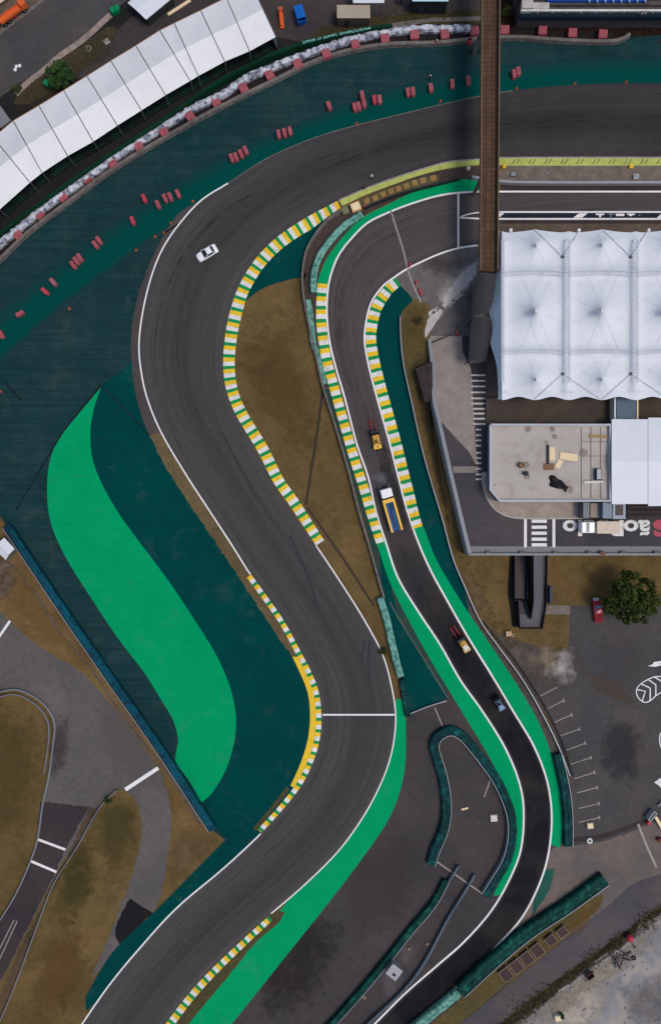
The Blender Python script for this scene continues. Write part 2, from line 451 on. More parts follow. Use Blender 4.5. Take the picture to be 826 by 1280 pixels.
def line(name, pts, width, z, mat, smooth=True, step=1.2, dash=None):
    P = wpath(pts, step, z, smooth); N = normals(P); mb = MB()
    vs = []; fs = []
    for p, n in zip(P, N): vs += [p + n * width / 2, p - n * width / 2]
    for i in range(len(P) - 1): fs.append([2*i, 2*i+1, 2*i+3, 2*i+2])
    o = mb.add(vs, fs).build(name, mat)
    if o.data.polygons[0].normal.z < 0: o.data.flip_normals()
    return struct(o)
def kerb(name, pts, widths, period, fr, z, side, start=0, cols=(0, 1, 2), h=.07):
    """sawtooth kerb: pts is the track-side edge; blocks of colour cycle along it"""
    P = [W(p[0], p[1], z) for p in cr(pts, .2)]; N = normals(P)
    L = [0]
    for a, b in zip(P, P[1:]): L.append(L[-1] + (b - a).length)
    def at(t):
        for i in range(len(L) - 1):
            if L[i + 1] >= t: break
        k = (t - L[i]) / max(L[i + 1] - L[i], 1e-9)
        return P[i].lerp(P[i + 1], k), (N[i].lerp(N[i + 1], k)).normalized()
    def wid(t):
        f = t / L[-1] * (len(widths) - 1); i = min(int(f), len(widths) - 2)
        return widths[i] + (widths[i + 1] - widths[i]) * (f - i)
    mb = MB(); t = -start; ci = 0
    while t < L[-1]:
        ln = period * fr[ci % len(fr)]; a = max(t, 0); b = min(t + ln, L[-1])
        if b > a + .02:
            k = max(1, int((b - a) / .45)); vs = []; fs = []
            for q in range(k + 1):
                tt = a + (b - a) * q / k
                p, n = at(tt); n = n * side; w = wid(tt)
                vs += [p, p + n * w * .75 + Vector((0, 0, h)), p + n * w + Vector((0, 0, h * .8)), p + n * (w + .02) - Vector((0, 0, .03))]
            for q in range(k):
                for r in range(3): fs.append([q*4 + r, q*4 + r + 1, q*4 + r + 5, q*4 + r + 4])
            mb.add(vs, fs, cols[ci % len(cols)])
        t += ln; ci += 1
    o = mb.build(name, [kerb_g, kerb_w, kerb_y])
    return struct(o)
def wall(path, prof, jit=0, lump=0, step=.5, z=0, smooth=True, seed=0, zt=None):
    """extrude a profile [(offset, height)] along a pixel path, with lumps for soft barriers"""
    if zt is None: zt = max(h for o, h in prof) * .9 + z
    P = wpath(path, step, zt, smooth); N = normals(P); k = len(prof); secs = []
    for p in P: p.z = z
    for i, (p, n) in enumerate(zip(P, N)):
        sec = []
        for j, (o, h) in enumerate(prof):
            v = p + n * o + Vector((0, 0, h))
            if lump and h > .05:
                a = noise.noise(v * 1.1 + Vector((seed, 0, 0))) * lump + noise.noise(v * 3.1 + Vector((seed, 5, 0))) * lump * .6
                v = v + n * a * (1 if o > 0 else -1) * .7 + Vector((0, 0, a))
            sec.append(v)
        secs.append(sec)
    return MB().loft(secs)

SOFT = {}
def softmat(c, c2, power):
    key = (c, c2, power)
    if key in SOFT: return SOFT[key]
    m, nt, b = base('soft_stain_shade'); p = position(nt)
    colr = mixrgb(nt, lin(c), lin(c2), ramp(nt, noise_out(nt, p, .5, 6, .65), [(.4, grey(0)), (.65, grey(1))]))
    colr = mixrgb(nt, colr, ramp(nt, noise_out(nt, p, 6, 6, .75), [(.28, grey(.78)), (.72, grey(1.22))]), 1, 'MULTIPLY')
    nt.links.new(colr, b.inputs['Base Color']); b.inputs['Roughness'].default_value = .95; b.inputs['Specular IOR Level'].default_value = .05
    at = nt.nodes.new('ShaderNodeAttribute'); at.attribute_name = 'core'
    f = nt.nodes.new('ShaderNodeMath'); f.operation = 'MULTIPLY_ADD'; f.inputs[1].default_value = 2.0; f.inputs[2].default_value = -1.0
    nt.links.new(noise_out(nt, p, .45, 6, .6, .8), f.inputs[0])
    ad = nt.nodes.new('ShaderNodeMath'); nt.links.new(at.outputs['Fac'], ad.inputs[0]); nt.links.new(f.outputs[0], ad.inputs[1])
    k = ramp(nt, ad.outputs[0], [(.08, grey(0)), (1, grey(power))])
    nt.links.new(k, b.inputs['Alpha']); SOFT[key] = m
    return m
def soft(name, poly, z, c, c2=None, power=.9):
    """a worn, dusty or painted-shade patch that thins out towards its edge"""
    poly = cr(poly, 1.2, closed=True); n = len(poly); cx = sum(p[0] for p in poly) / n; cy = sum(p[1] for p in poly) / n
    vs = []; core = []
    for f, k in ((1.15, 0), (.8, .45), (.45, .9)):
        for p in poly: vs.append(W(cx + (p[0] - cx) * f, cy + (p[1] - cy) * f, z)); core.append(k)
    vs.append(W(cx, cy, z)); core.append(1)
    fs = []
    for r in range(2):
        for i in range(n): fs.append([r*n + i, r*n + (i+1) % n, (r+1)*n + (i+1) % n, (r+1)*n + i])
    for i in range(n): fs.append([2*n + i, 2*n + (i+1) % n, 3*n])
    o = MB().add(vs, fs).build(name, softmat(c, c2 or c, power))
    at = o.data.attributes.new('core', 'FLOAT', 'POINT'); at.data.foreach_set('value', core)
    if o.data.polygons[0].normal.z < 0: o.data.flip_normals()
    return struct(o)
# ------------------------------------------------------------------ GROUND
struct(MB().add([(-1500, -1500, -.02), (1500, -1500, -.02), (1500, 1500, -.02), (-1500, 1500, -.02)], [[0, 1, 2, 3]]).build('ground', grass))
WALLP = [(-80, 392), (-40, 355), (0, 323.5), (34, 291), (85, 252), (142, 210), (203, 173), (280, 130.5), (338, 102), (405.6, 71), (473, 56), (550, 52.5), (600, 47.5), (648, 46), (709, 50), (766, 51)]
# paved yards at the top
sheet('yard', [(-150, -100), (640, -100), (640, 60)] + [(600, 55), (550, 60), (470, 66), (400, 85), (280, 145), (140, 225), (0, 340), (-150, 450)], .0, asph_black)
sheet('yard_road', [(-150, 235), (0, 122), (34, 98), (68, 74.5), (112, 41), (135.6, 20), (162, -2), (250, -70), (140, -70), (55, 0), (0, 42), (-150, 150)], .01, asph_park)
sheet('yard', [(85, 96), (120, 62), (160, 25), (200, 0), (300, -70), (620, -70), (612, 22), (520, 24), (430, 33), (375, 52), (345, 46), (250, 40), (120, 100)], .01, asph_yard)
sheet('dirt_yard', [(-150, 148), (0, 40), (53, 0), (130, -60), (-150, -60)], .012, dirt)
line('path_edge', [(-60, 84), (0, 41), (54, 0), (100, -35)], .6, .02, conc_d)
sheet('grass_verge', cr([(18, 130), (34, 103), (70, 76), (100, 58), (135, 34), (146, 34), (134, 58), (100, 80), (84, 100), (50, 124)], closed=True), .015, grassmat('dark_olive_verge', (66, 58, 42), (56, 50, 40), (76, 66, 46), (50, 54, 32)))  # dark olive ground between path and marquee
soft('worn_grass', [(10, 140), (30, 112), (75, 80), (130, 40), (155, 36), (140, 66), (100, 92), (50, 134)], .014, (60, 54, 40), (70, 62, 46), .9)
line('footpath', [(20, 118), (36, 102), (55, 88), (75, 70), (97, 55), (112, 43), (128, 28), (139, 18)], 1.15, .022, M('sandy_footpath', (150, 134, 124), .14, .9, .9, c2=(112, 100, 94)))
sheet('grass_verge', cr([(400, 36), (450, 26), (500, 18), (560, 16), (600, 14), (600, 30), (540, 30), (470, 36), (410, 52), (378, 58)], closed=True), .015, grassmat('dark_verge', (66, 59, 40), (52, 48, 34), (78, 68, 46)))
sheet('path', [(480, 30), (540, 22), (600, 20), (600, 26), (540, 27), (485, 36)], .02, conc_d)
sheet('bank', [(624, -20), (650, -20), (650, 16), (1000, 16), (1000, 46), (766, 50), (700, 49), (640, 45), (624, 46)], .012, grassmat('dark_earth_bank', (44, 30, 24), (34, 26, 22), (52, 38, 28)))
# run-off
sheet('runoff', cr(WALLP) + [(790, 46), (826, 44), (1000, 44), (1000, 150), (600, 150), (400, 220), (300, 300), (280, 420), (300, 540), (420, 780), (430, 930), (350, 1040), (108, 1262)] + cr([(107, 1246), (142, 1189), (190, 1143), (268, 1066), (282, 1050)]) + [(264, 1036), (200, 937), (139, 850), (75, 757), (9, 658), (-80, 525)], .02, teal_worn)
ribbon('runoff_band', [((-80, 462), (-80, 520)), ((0, 390), (0, 452)), ((60, 340), (70, 388)), ((130, 288), (135, 338)), ((215, 232), (203, 288)), ((300, 185), (280, 240)), ((400, 142), (385, 180)), ((480, 112), (480, 155)), ((560, 92), (555, 138)), ((620, 82), (620, 122)), ((700, 76), (700, 116)), ((826, 72), (826, 112)), ((1000, 72), (1000, 112))], .028, teal_sat)
sheet('runoff_inner', cr([(127, 483), (163, 452), (167, 440)]) + [(200, 440), (320, 640), (430, 800), (430, 930), (340, 1050), (108, 1264)] + cr([(107, 1246), (142, 1189), (190, 1143), (262, 1070), (283, 1049)]) + cr([(272, 1036), (256, 1006), (262, 980), (280, 930), (270, 860), (220, 770), (160, 690), (120, 610), (109, 545), (127, 483)]), .034, teal_deep)
sheet('runoff_green', cr([(126.5, 484), (118, 510), (113.6, 535), (115, 569), (125.4, 600), (147.5, 640), (169.5, 670.7), (210, 725), (244, 776), (271, 820), (288, 860), (295, 895), (294, 920), (287, 950), (277, 973), (262, 995), (252.5, 1003)]) + cr([(250, 1000), (236, 975), (219, 950), (223, 928), (217, 901), (203, 877), (180, 840), (149, 799.5), (115, 748.6), (85, 701), (66, 660.5), (60, 630), (60.5, 589.5), (68, 560), (82, 538), (100, 516), (120, 492)]), .042, green_b)
seam = M('dark_seam', (14, 30, 32), .1, 1, .8)
line('runoff_seam', [(126, 481.5), (98.5, 514.5), (80, 538.5), (66, 562), (20, 638)], .28, .046, seam, False)
line('runoff_seam', [(127, 482), (160, 515), (190, 548)], .25, .046, seam, False)
line('runoff_seam', [(-10, 455), (60, 396), (150, 330), (240, 268), (300, 225), (400, 176)], .22, .046, M('faint_seam', (6, 52, 50), .1, 1, .8))
# lower left: grass, kart road
sheet('old_road', cr([(-80, 740), (0, 766), (30, 793), (68, 820), (102, 840), (135.6, 877), (169.5, 921), (197, 959), (210, 992.5), (214, 1026), (210, 1066), (203, 1114), (192, 1142)]) + cr([(142, 1191), (115, 1223), (136, 1172), (149, 1138), (163, 1101), (173, 1067), (177, 1040), (176, 1016), (166, 996), (152, 987), (137, 992), (125, 1009), (85, 1067), (68, 1097), (37, 1158), (0, 1230), (-40, 1300)]) + cr([(-60, 1260), (0, 1151.5), (20, 1118), (39, 1075), (47.5, 1050), (54, 1003), (61, 972), (66, 935), (68, 904), (58, 884), (41, 870.5), (20, 863), (0, 865), (-80, 890)]), .01, asph_road)
sheet('road_patch', [(51, 1002), (112, 1009), (97, 1035), (81, 1064), (68, 1094), (37, 1156), (0, 1229), (-40, 1300), (-60, 1262), (0, 1152), (20, 1118), (39, 1075), (46, 1050)], .018, asph_left)
sheet('road_patch', cr([(163, 1123), (176, 1132), (192, 1141)], 1) + cr([(170, 1161), (149, 1181), (144, 1168), (150, 1145), (163, 1123)])[:-1], .018, asph_dark)
sheet('grass_strip', cr([(112, 1010), (96, 1045), (78, 1090), (56, 1130), (32, 1175), (0, 1245), (-20, 1290)]) + cr([(-5, 1290), (20, 1229), (44, 1165), (68, 1104), (98, 1058), (126, 1010)]), .022, grassmat('worn_verge', (84, 70, 56), (70, 58, 48), (96, 78, 58)))
line('road_line', [(157, 987), (198, 960)], .75, .03, white_p, False)
line('road_line', [(47, 1049), (82, 1062)], .5, .03, white_p, False)
line('road_line', [(38, 1076), (71, 1090)], .5, .03, white_p, False)
line('road_line', [(22, 1151), (0, 1199), (-20, 1240)], .22, .03, faded_p, False)
line('road_line', [(18, 1150), (0, 1186), (-20, 1228)], .22, .03, faded_p, False)
line('road_line', [(-10, 805), (0, 795), (13, 776)], .5, .03, white_p, False)
line('worn_track', [(0, 690), (40, 735), (75, 790), (110, 830), (150, 890), (215, 975), (250, 1030)], .5, .012, dirt)
# centre: brown asphalt apron, grass and teal wedges
sheet('apron', [(440, 800), (560, 820), (720, 1000), (720, 1150), (560, 1300), (200, 1320), (260, 1200), (440, 1080), (480, 960), (470, 880)], .01, asph_mid)
sheet('grass_strip', cr([(-80, 540), (9, 660), (75, 760), (139, 853), (200, 940), (268, 1042)]) + cr([(240, 1060), (216, 1000), (200, 960), (169, 921), (135, 877), (102, 840), (68, 820), (30, 793), (0, 766), (-80, 740)]), .009, grass_o)
sheet('grass_infield', cr([(300, 380), (324, 363), (348, 353), (372, 348), (382, 340), (378, 362), (385, 400), (404, 484), (419, 532), (436, 589), (448, 637), (460, 677), (480, 750), (492, 800), (503, 850), (509, 900)]) + [(480, 900), (470, 800), (380, 640), (300, 510), (285, 440)], .03, grass)
sheet('runoff_wedge', cr([(296, 385), (324, 363), (348, 353), (375, 347)]) + cr([(379, 335), (385, 308), (405, 279), (400, 270)]) + [(360, 280), (310, 330)], .036, teal_deep)
line('drain', [(404, 484), (394, 556), (382, 632)], .55, .04, M('dark_drain', (58, 48, 40), .12, 1, .9), False)
line('drain', [(384, 634), (430, 700), (467, 757)], .5, .04, M('dark_drain_edge', (62, 52, 44), .12, 1, .9), False)
# dark strip between hairpin wall and tyre barrier, along the pit wall
hair = M('hairpin_dirt', (74, 62, 56), .16, .9, .95, c2=(58, 50, 48), bmp=.2)
sheet('verge', cr([(600, 208), (560, 212), (525, 220), (488, 233), (456, 246), (427, 262), (405, 279), (385, 308), (379, 335), (379, 362), (386, 402), (404, 484)]) + cr([(415, 484), (402, 400), (398, 350), (408, 322), (433, 291), (456, 268), (482, 256), (511, 243), (572, 226), (620, 222)]) + [(620, 208)], .03, hair)
sheet('verge', cr([(404, 484), (420, 532), (437, 589), (462, 677), (480, 748), (506, 850), (512, 893)]) + [(560, 870), (556, 850), (480, 690), (420, 490)], .026, M('teal_verge', (20, 66, 60), .14, .8, .9, c2=(62, 58, 48)))
sheet('runoff_wedge', [(474, 690), (488, 730), (497, 771), (524, 815), (559, 872), (512, 891), (500, 846), (478, 745)], .032, teal_deep)
line('seam', [(487, 752), (497, 771), (524, 815), (559, 872)], .16, .04, conc_d)
# right of pit lane
sheet('runoff_wedge', cr([(500, 357), (516, 375), (503, 388), (500, 410), (503, 452), (514, 501), (527, 562), (541, 610), (551, 645), (566, 698), (580, 732)]) + [(590, 790), (560, 745), (500, 600), (450, 400), (470, 360)], .03, teal_deep)
sheet('verge', cr([(566, 698), (580, 732), (600, 776), (624, 810), (651, 847), (675, 887), (698, 935), (714, 975), (716, 1030), (716, 1062)]) + [(690, 1062), (640, 900), (590, 800), (552, 700)], .024, M('grey_verge', (84, 78, 72), .14, .9, .9, c2=(66, 62, 58)))
sheet('grass_slope', [(514, 385), (536, 380), (560, 500), (600, 690), (900, 690), (900, 757), (712, 757), (711, 820), (690, 845), (650, 847), (610, 790), (575, 715), (530, 565), (505, 450), (503, 410)], .016, grass)
sheet('parking', [(712, 757), (1000, 757), (1000, 1100), (716, 1060), (716, 1000), (706, 950), (684, 897), (650, 842), (630, 815), (640, 800), (690, 812), (710, 815)], .02, asph_park)
soft('dirt_patch', [(606, 784), (640, 792), (664, 812), (700, 812), (716, 806), (722, 845), (705, 856), (670, 856), (645, 848), (622, 818)], .027, (100, 88, 80), (80, 72, 64), .9)
M('grey_dirt', (96, 86, 80), .16, .8, .95, c2=(116, 106, 98))
#( M('grey_dirt', (96, 86, 80), .16, .8, .95, c2=(116, 106, 98)))
soft('sand_patch', [(682, 842), (690, 826), (708, 806), (716, 812), (716, 836), (722, 846), (708, 854), (692, 850)], .032, (184, 176, 168), (130, 122, 116), .7)
soft('sand_patch', [(664, 820), (682, 806), (704, 822), (700, 842), (680, 836)], .031, (140, 126, 104), (104, 92, 76), .7)
soft('worn_grass', [(650, 775), (690, 770), (712, 790), (705, 815), (665, 812)], .028, (124, 98, 66), (96, 80, 50), .6)
soft('worn_grass', [(690, 700), (700, 715), (740, 745), (720, 752), (694, 730)], .028, (128, 100, 62), (106, 86, 54), .6)
soft('worn_grass', [(574, 698), (590, 715), (618, 770), (610, 795), (590, 760)], .028, (124, 102, 72), (98, 82, 58), .6)
soft('worn_grass', [(300, 640), (395, 690), (460, 780), (440, 790), (400, 720)], .031, (110, 86, 52), (92, 72, 44), .5)
soft('worn_grass', [(300, 430), (330, 400), (380, 450), (395, 560), (350, 540), (310, 480)], .031, (98, 76, 46), (84, 66, 40), .5)
soft('worn_grass', [(60, 1180), (95, 1150), (110, 1210), (80, 1270), (45, 1270)], .012, (104, 76, 44), (88, 68, 40), .6)
soft('worn_grass', [(88, 1060), (110, 1040), (118, 1100), (96, 1150), (74, 1140)], .012, (58, 58, 30), (70, 64, 36), .6)
soft('worn_grass', [(130, 1000), (170, 1000), (172, 1060), (140, 1080), (118, 1050)], .012, (66, 66, 36), (78, 70, 40), .5)
soft('worn_grass', [(215, 1050), (245, 1040), (272, 1050), (230, 1090), (214, 1110)], .012, (112, 92, 66), (94, 78, 54), .7)
soft('worn_grass', [(-20, 870), (30, 890), (50, 930), (40, 1010), (-20, 1060)], .012, (80, 70, 40), (92, 74, 44), .5)
soft('worn_grass', [(20, 700), (60, 770), (95, 815), (60, 800), (10, 740)], .013, (124, 98, 58), (108, 82, 50), .6)
soft('dirt_patch', [(-10, 690), (16, 700), (20, 740), (-10, 760)], .014, (74, 62, 52), (120, 108, 98), .7)
soft('oil_stain', [(155, 880), (180, 925), (195, 985), (150, 970), (120, 900)], .02, (100, 94, 92), None, .5)
soft('oil_stain', [(66, 905), (85, 900), (80, 960), (64, 975)], .02, (70, 64, 63), None, .6)
soft('oil_stain', [(548, 350), (572, 344), (585, 365), (560, 385), (540, 372)], .03, (128, 120, 114), (150, 142, 136), .7)
soft('oil_stain', [(520, 320), (560, 310), (580, 330), (545, 345)], .05, (60, 56, 56), None, .5)
soft('oil_stain', [(330, 1150), (420, 1150), (400, 1240), (330, 1270)], .016, (46, 42, 42), None, .6)
soft('oil_stain', [(440, 1060), (520, 1050), (500, 1150), (440, 1180)], .016, (74, 66, 62), None, .5)
soft('oil_stain', [(740, 800), (800, 800), (800, 860), (750, 850)], .026, (80, 76, 78), None, .5)
soft('oil_stain', [(760, 900), (800, 910), (790, 980), (750, 960)], .026, (56, 53, 56), None, .6)
soft('oil_stain', [(730, 840), (770, 852), (800, 885), (780, 880), (745, 862)], .027, (92, 76, 64), None, .55)
sheet('lower_yard', [(716, 1058), (760, 1050), (800, 1035), (830, 1020), (1000, 960), (1000, 1200), (900, 1120), (770, 1135), (700, 1175), (650, 1190), (640, 1150), (690, 1060)], .028, asph_light)
sheet('side_road', cr([(1000, 1020), (900, 1065), (826, 1092), (790, 1105), (762, 1130), (700, 1178), (640, 1228), (575, 1280), (530, 1320)]) + cr([(590, 1315), (627, 1278), (695, 1226), (766, 1175), (826, 1133), (900, 1090), (1000, 1040)]), .034, asph_side)
sheet('grass_strip', cr([(753, 1118), (748, 1136), (720, 1158), (680, 1190), (630, 1232), (580, 1275), (540, 1312)]) + [(500, 1312), (560, 1262), (650, 1185), (735, 1122)], .036, grass_g)
soft('worn_grass', [(700, 1170), (740, 1128), (754, 1126), (744, 1144), (716, 1172)], .038, (112, 82, 44), (96, 78, 44), .6)
sheet('site_ground', cr([(580, 1325), (630, 1282), (696, 1230), (768, 1179), (828, 1137), (1000, 1060)]) + [(1000, 1400), (600, 1400)], .022, sand)
soft('sand_patch', [(690, 1268), (722, 1242), (745, 1232), (764, 1240), (752, 1264), (730, 1290), (690, 1296)], .028, (176, 166, 152), (150, 140, 128), .9)
soft('sand_patch', [(640, 1290), (700, 1240), (760, 1196), (800, 1168), (830, 1150), (800, 1195), (740, 1240), (690, 1280)], .027, (150, 140, 124), (120, 108, 92), .8)
soft('sand_patch', [(780, 1240), (826, 1220), (850, 1260), (800, 1285)], .027, (104, 100, 100), (128, 122, 118), .7)
sheet('runoff_wedge', cr([(680, 1087), (692, 1085), (685, 1115), (666, 1143), (664, 1150), (668, 1120)], closed=True), .036, M('teal_scuffed', (8, 82, 68), .12, .8, .8, c2=(52, 76, 70)))

# ------------------------------------------------------------------ TRACK
pairs = [((1000, 104), (1000, 196)), ((826, 104), (826, 196)), ((740, 105), (740, 196)), ((660, 111), (660, 196.5)), ((600, 120), (610, 198)), ((550, 131), (575, 200)), ((500, 143), (540, 208)), ((440, 158), (500, 220)), ((385, 175), (462, 234)), ((330, 200), (424, 251)), ((285, 229), (386, 271)), ((252, 250), (362, 286)), ((225, 279), (340, 303)), ((205, 308), (322, 321)), ((193, 335), (309, 340)), ((184, 365), (297, 363)), ((177, 400), (286, 396)), ((174, 430), (281, 430)), ((175.5, 456), (279, 456)), ((183, 494), (282, 483)), ((200, 537), (291, 510)), ((230, 589), (310, 545)), ((263, 640), (338, 597)), ((291, 683), (366, 642)), ((313, 718), (395, 682)), ((355, 776), (438, 747)), ((375, 813), (461, 785)), ((391, 843), (478, 818)), ((398, 864), (487, 848)), ((401.5, 891), (494, 888)), ((400, 918), (493, 920)), ((394, 945), (486, 953)), ((378.5, 979), (471, 990)), ((355, 1010), (450, 1027)), ((326, 1042), (420, 1067)), ((280, 1085), (374, 1112)), ((220, 1136), (318, 1160)), ((169, 1192), (262, 1213)), ((135.6, 1233), (228, 1252)), ((103, 1280), (203, 1284)), ((50, 1360), (150, 1362))]
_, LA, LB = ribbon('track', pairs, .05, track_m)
# asphalt margin and grass strip outside the left line
sheet('track_margin', cr([(287, 230), (244, 254), (224, 266), (203, 298), (185, 335), (173, 369), (165, 410), (164, 440), (169, 488), (180, 528), (189, 548)]) + [(215, 545), (200, 430), (240, 290), (300, 232)], .046, asphalt('margin_asphalt', (70, 64, 64), (8, 4, 0)))
sheet('grass_strip', cr([(188, 546), (204, 578), (244, 640), (282, 697), (314, 745), (340, 785), (366, 822)]) + [(380, 815), (330, 728), (260, 630), (202, 540), (192, 543)], .048, grassmat('strip_grass', (104, 88, 62), (88, 76, 54), (112, 96, 66)))
def sub(path, p0, p1):
    def near(q): return min(range(len(path)), key=lambda i: (path[i][0] - q[0])**2 + (path[i][1] - q[1])**2)
    a, b = near(p0), near(p1); return path[a:b + 1]
line('track_line', sub(LA, (287, 228), (313, 718)), .29, .06, white_p, False)
line('track_line', sub(LA, (326, 1042), (60, 1345)), .3, .06, white_p, False)
line('track_line', sub(LA, (640, 112), (287, 228)), .16, .06, conc_d, False)
line('track_line', sub(LB, (397, 684), (494, 890)), .27, .06, white_p, False)
line('track_line', sub(LB, (494, 888), (340, 1141)), .26, .06, white_p, False)
line('track_line', sub(LB, (430, 248), (281, 430)), .12, .062, faded_p, False)
line('start_line', [(403, 893.5), (493, 893.5)], .34, .06, white_p, False)
line('skid_mark', [(362, 670), (376, 700), (390, 735), (398, 765)], .5, .056, M('skid_dark', (56, 53, 56), .1, 2, .9))
line('skid_mark', [(462, 800), (460, 830), (463, 848)], .5, .056, MATS['skid_dark'])
line('skid_mark', [(455, 800), (452, 828)], .4, .056, MATS['skid_dark'])
skm, nt_, b_s = base('rubber_smear')
b_s.inputs['Base Color'].default_value = lin((34, 32, 34)); b_s.inputs['Roughness'].default_value = .9
nt_.links.new(ramp(nt_, noise_out(nt_, position(nt_), .22, 5, .65), [(.40, grey(0)), (.72, grey(.36))]), b_s.inputs['Alpha'])
rs = random.Random(4)
for k in range(22):
    i0 = rs.randrange(10, len(LA) - 40); i1 = min(len(LA) - 1, i0 + rs.randrange(14, 46)); f0 = rs.uniform(.12, .88); f1 = min(.92, max(.08, f0 + rs.uniform(-.28, .28)))
    pts = []
    for i in range(i0, i1, 3):
        t = (i - i0) / max(1, i1 - i0); t = t * t * (3 - 2 * t); f = f0 + (f1 - f0) * t
        pts.append((LA[i][0] * (1 - f) + LB[i][0] * f, LA[i][1] * (1 - f) + LB[i][1] * f))
    if len(pts) > 2: line('skid_mark', pts, rs.uniform(.16, .5), .0545 + k * .00005, skm)
# exit run-off, right side
sheet('runoff_green', cr([(495, 874), (502, 874)]) + cr([(507, 901), (506.5, 952), (500, 989), (485, 1025), (462, 1060), (434, 1098), (400, 1142), (352, 1202), (290, 1280), (240, 1343)]) + [(190, 1345), (230, 1280), (290, 1210), (440, 1030), (480, 960)], .044, green_b)
sheet('verge', cr([(345, 1138), (356, 1140), (350, 1152), (322, 1176), (284, 1222), (236, 1280), (190, 1345)]) + [(160, 1345), (230, 1240), (320, 1150)], .047, M('brown_verge', (78, 70, 44), .14, .9, .9, c2=(62, 58, 38)))
# kerbs
kerb('kerb', [(421, 251.5), (382, 272.5), (348, 295), (324, 318), (307, 342), (295, 366), (287, 393), (281.5, 420), (279, 454), (282, 483), (290, 508), (300.5, 528.5), (321, 562), (343, 605), (361, 630), (395, 682)], [1.5, 2.5, 2.4, 2.3, 2.3, 2.4, 2.3, 2.2, 2.2, 2.2, 2.1, 2.0, 1.9], 2.42, (.36, .36, .28), .062, 1, .0, (2, 1, 0))
kerb('kerb', [(409, 355), (407.5, 380), (408, 407), (411, 430), (415, 452), (421.5, 476), (433, 518), (447, 567), (461, 611), (481, 681)], [1.9, 2.0, 1.95, 1.9, 1.9, 1.9, 1.9, 1.6], 2.56, (.36, .36, .28), .062, -1, 0, (2, 1, 0))
kerb('kerb', [(494, 347), (480.5, 358), (464.5, 381), (458, 407), (457, 428), (463, 461), (474.5, 505), (488.5, 556), (498.5, 596), (510, 640), (516.5, 661)], [1.9, 2.2, 2.1, 2.1, 2.1, 2.1, 2.1, 2.1, 1.9], 2.56, (.28, .36, .36), .062, 1, 0, (0, 1, 2))
kp = [(314, 718), (335, 747), (355, 776), (375, 813), (389, 840), (398, 864), (401.5, 891), (400.5, 918), (394, 945), (378.5, 979), (355, 1010), (327, 1041)]
kerb('kerb', kp, [1.05, 1.05, 1.05, 1.05, 1.05, 1.05, 1.05, 1.05], 2.36, (.36, .36, .28), .062, -1, 0, (2, 1, 0))
P = cr([(365.5, 821), (377, 845.5), (385, 867), (387.5, 891), (386, 917), (380, 942), (372, 963), (363, 982)])
Q = cr([(373, 821), (384, 845), (392.5, 867), (396, 891), (395, 918), (388, 943), (379, 964), (370, 986)])
sheet('kerb_apron', P + Q[::-1], .06, kerb_y)
line('verge', [(360, 985), (343, 1007), (318, 1037)], .8, .058, MATS['brown_verge'])
kerb('kerb', [(336, 1145), (305, 1173), (270, 1206), (237, 1241), (207, 1280), (160, 1345)], [1.1, 1.3, 1.45, 1.6, 1.8], 2.2, (.30, .36, .34), .062, 1, 0, (0, 2, 1))
# lime strip along the inside of the first corner
lim = [((1000, 197.5), (1000, 207)), ((826, 197.5), (826, 207)), ((626, 197.5), (626, 207)), ((600, 199.6), (600, 206)), ((560, 203), (560, 210.5)), ((525, 213), (525, 219)), ((488, 225), (488, 232)), ((456, 236.7), (456, 244)), ((424, 251), (428, 257.5))]
ribbon('painted_strip', lim, .064, lime_p)
for x in range(640, 1000, 20):
    for d in (0, 5): line('strip_slash', [(x + d, 205), (x + d + 4, 199)], .14, .07, rubber_m, False)
line('strip_edge', [(1000, 197), (626, 197), (600, 199), (560, 202.3), (525, 212), (488, 224), (456, 236), (424, 250)], .28, .068, conc)
# pit lane
pit = [((1000, 239.5), (1000, 265)), ((826, 239.5), (826, 266)), ((700, 239.5), (700, 280)), ((626, 239.5), (626, 303)), ((600, 239.6), (597, 306.6)), ((572, 241), (573, 310)), ((546, 245), (550, 317)), ((511, 255.6), (527, 327)), ((482, 267), (507, 337)), ((458.6, 279), (492, 347)), ((440, 297), (480, 356)), ((425, 316), (470, 368)), ((416, 335.5), (463, 380)), ((410, 360), (458, 399)), ((408.5, 392), (455.5, 418)), ((412, 427), (456, 432)), ((419, 457), (461.5, 461)), ((431, 498), (472, 501)), ((446, 555.6), (486, 551)), ((460, 596), (497, 594)), ((470, 640), (508, 636)), ((482, 677.5), (521, 674)), ((497, 721.5), (537, 711)), ((521, 762), (556, 746)), ((550, 806), (585, 797)), ((575, 850), (613, 842)), ((604, 891), (641, 889)), ((631, 935), (667, 933)), ((648, 976), (683, 975)), ((654, 1009.5), (689, 1016)), ((651, 1060), (686, 1062)), ((637.5, 1097), (675, 1102)), ((614, 1138), (652, 1147)), ((580, 1177), (620, 1183)), ((549, 1204.5), (585, 1220)), ((506, 1242), (545, 1257)), ((468, 1280), (515, 1282)), ((420, 1325), (470, 1325))]
_, PA, PB = ribbon('pit_lane', pit, .052, pit_m)
sheet('pit_box_lane', [(626, 262), (1000, 262), (1000, 292), (640, 292), (626, 306), (600, 308), (600, 264)], .048, asphalt('box_lane', (74, 70, 70), (12, 6, 2)))
line('pit_line', PA, .36, .062, white_p, False)
line('pit_line', sub(PB, (597, 306.6), (440, 1360)), .36, .062, white_p, False)
sheet('runoff_green', cr([(620, 222), (600, 223.6), (572, 225), (543, 231), (511, 242.5), (482, 257), (456, 270), (433, 291), (409, 322), (401, 340), (396, 357)]) + [(415, 357), (440, 300), (520, 258), (620, 242)], .044, green_b)
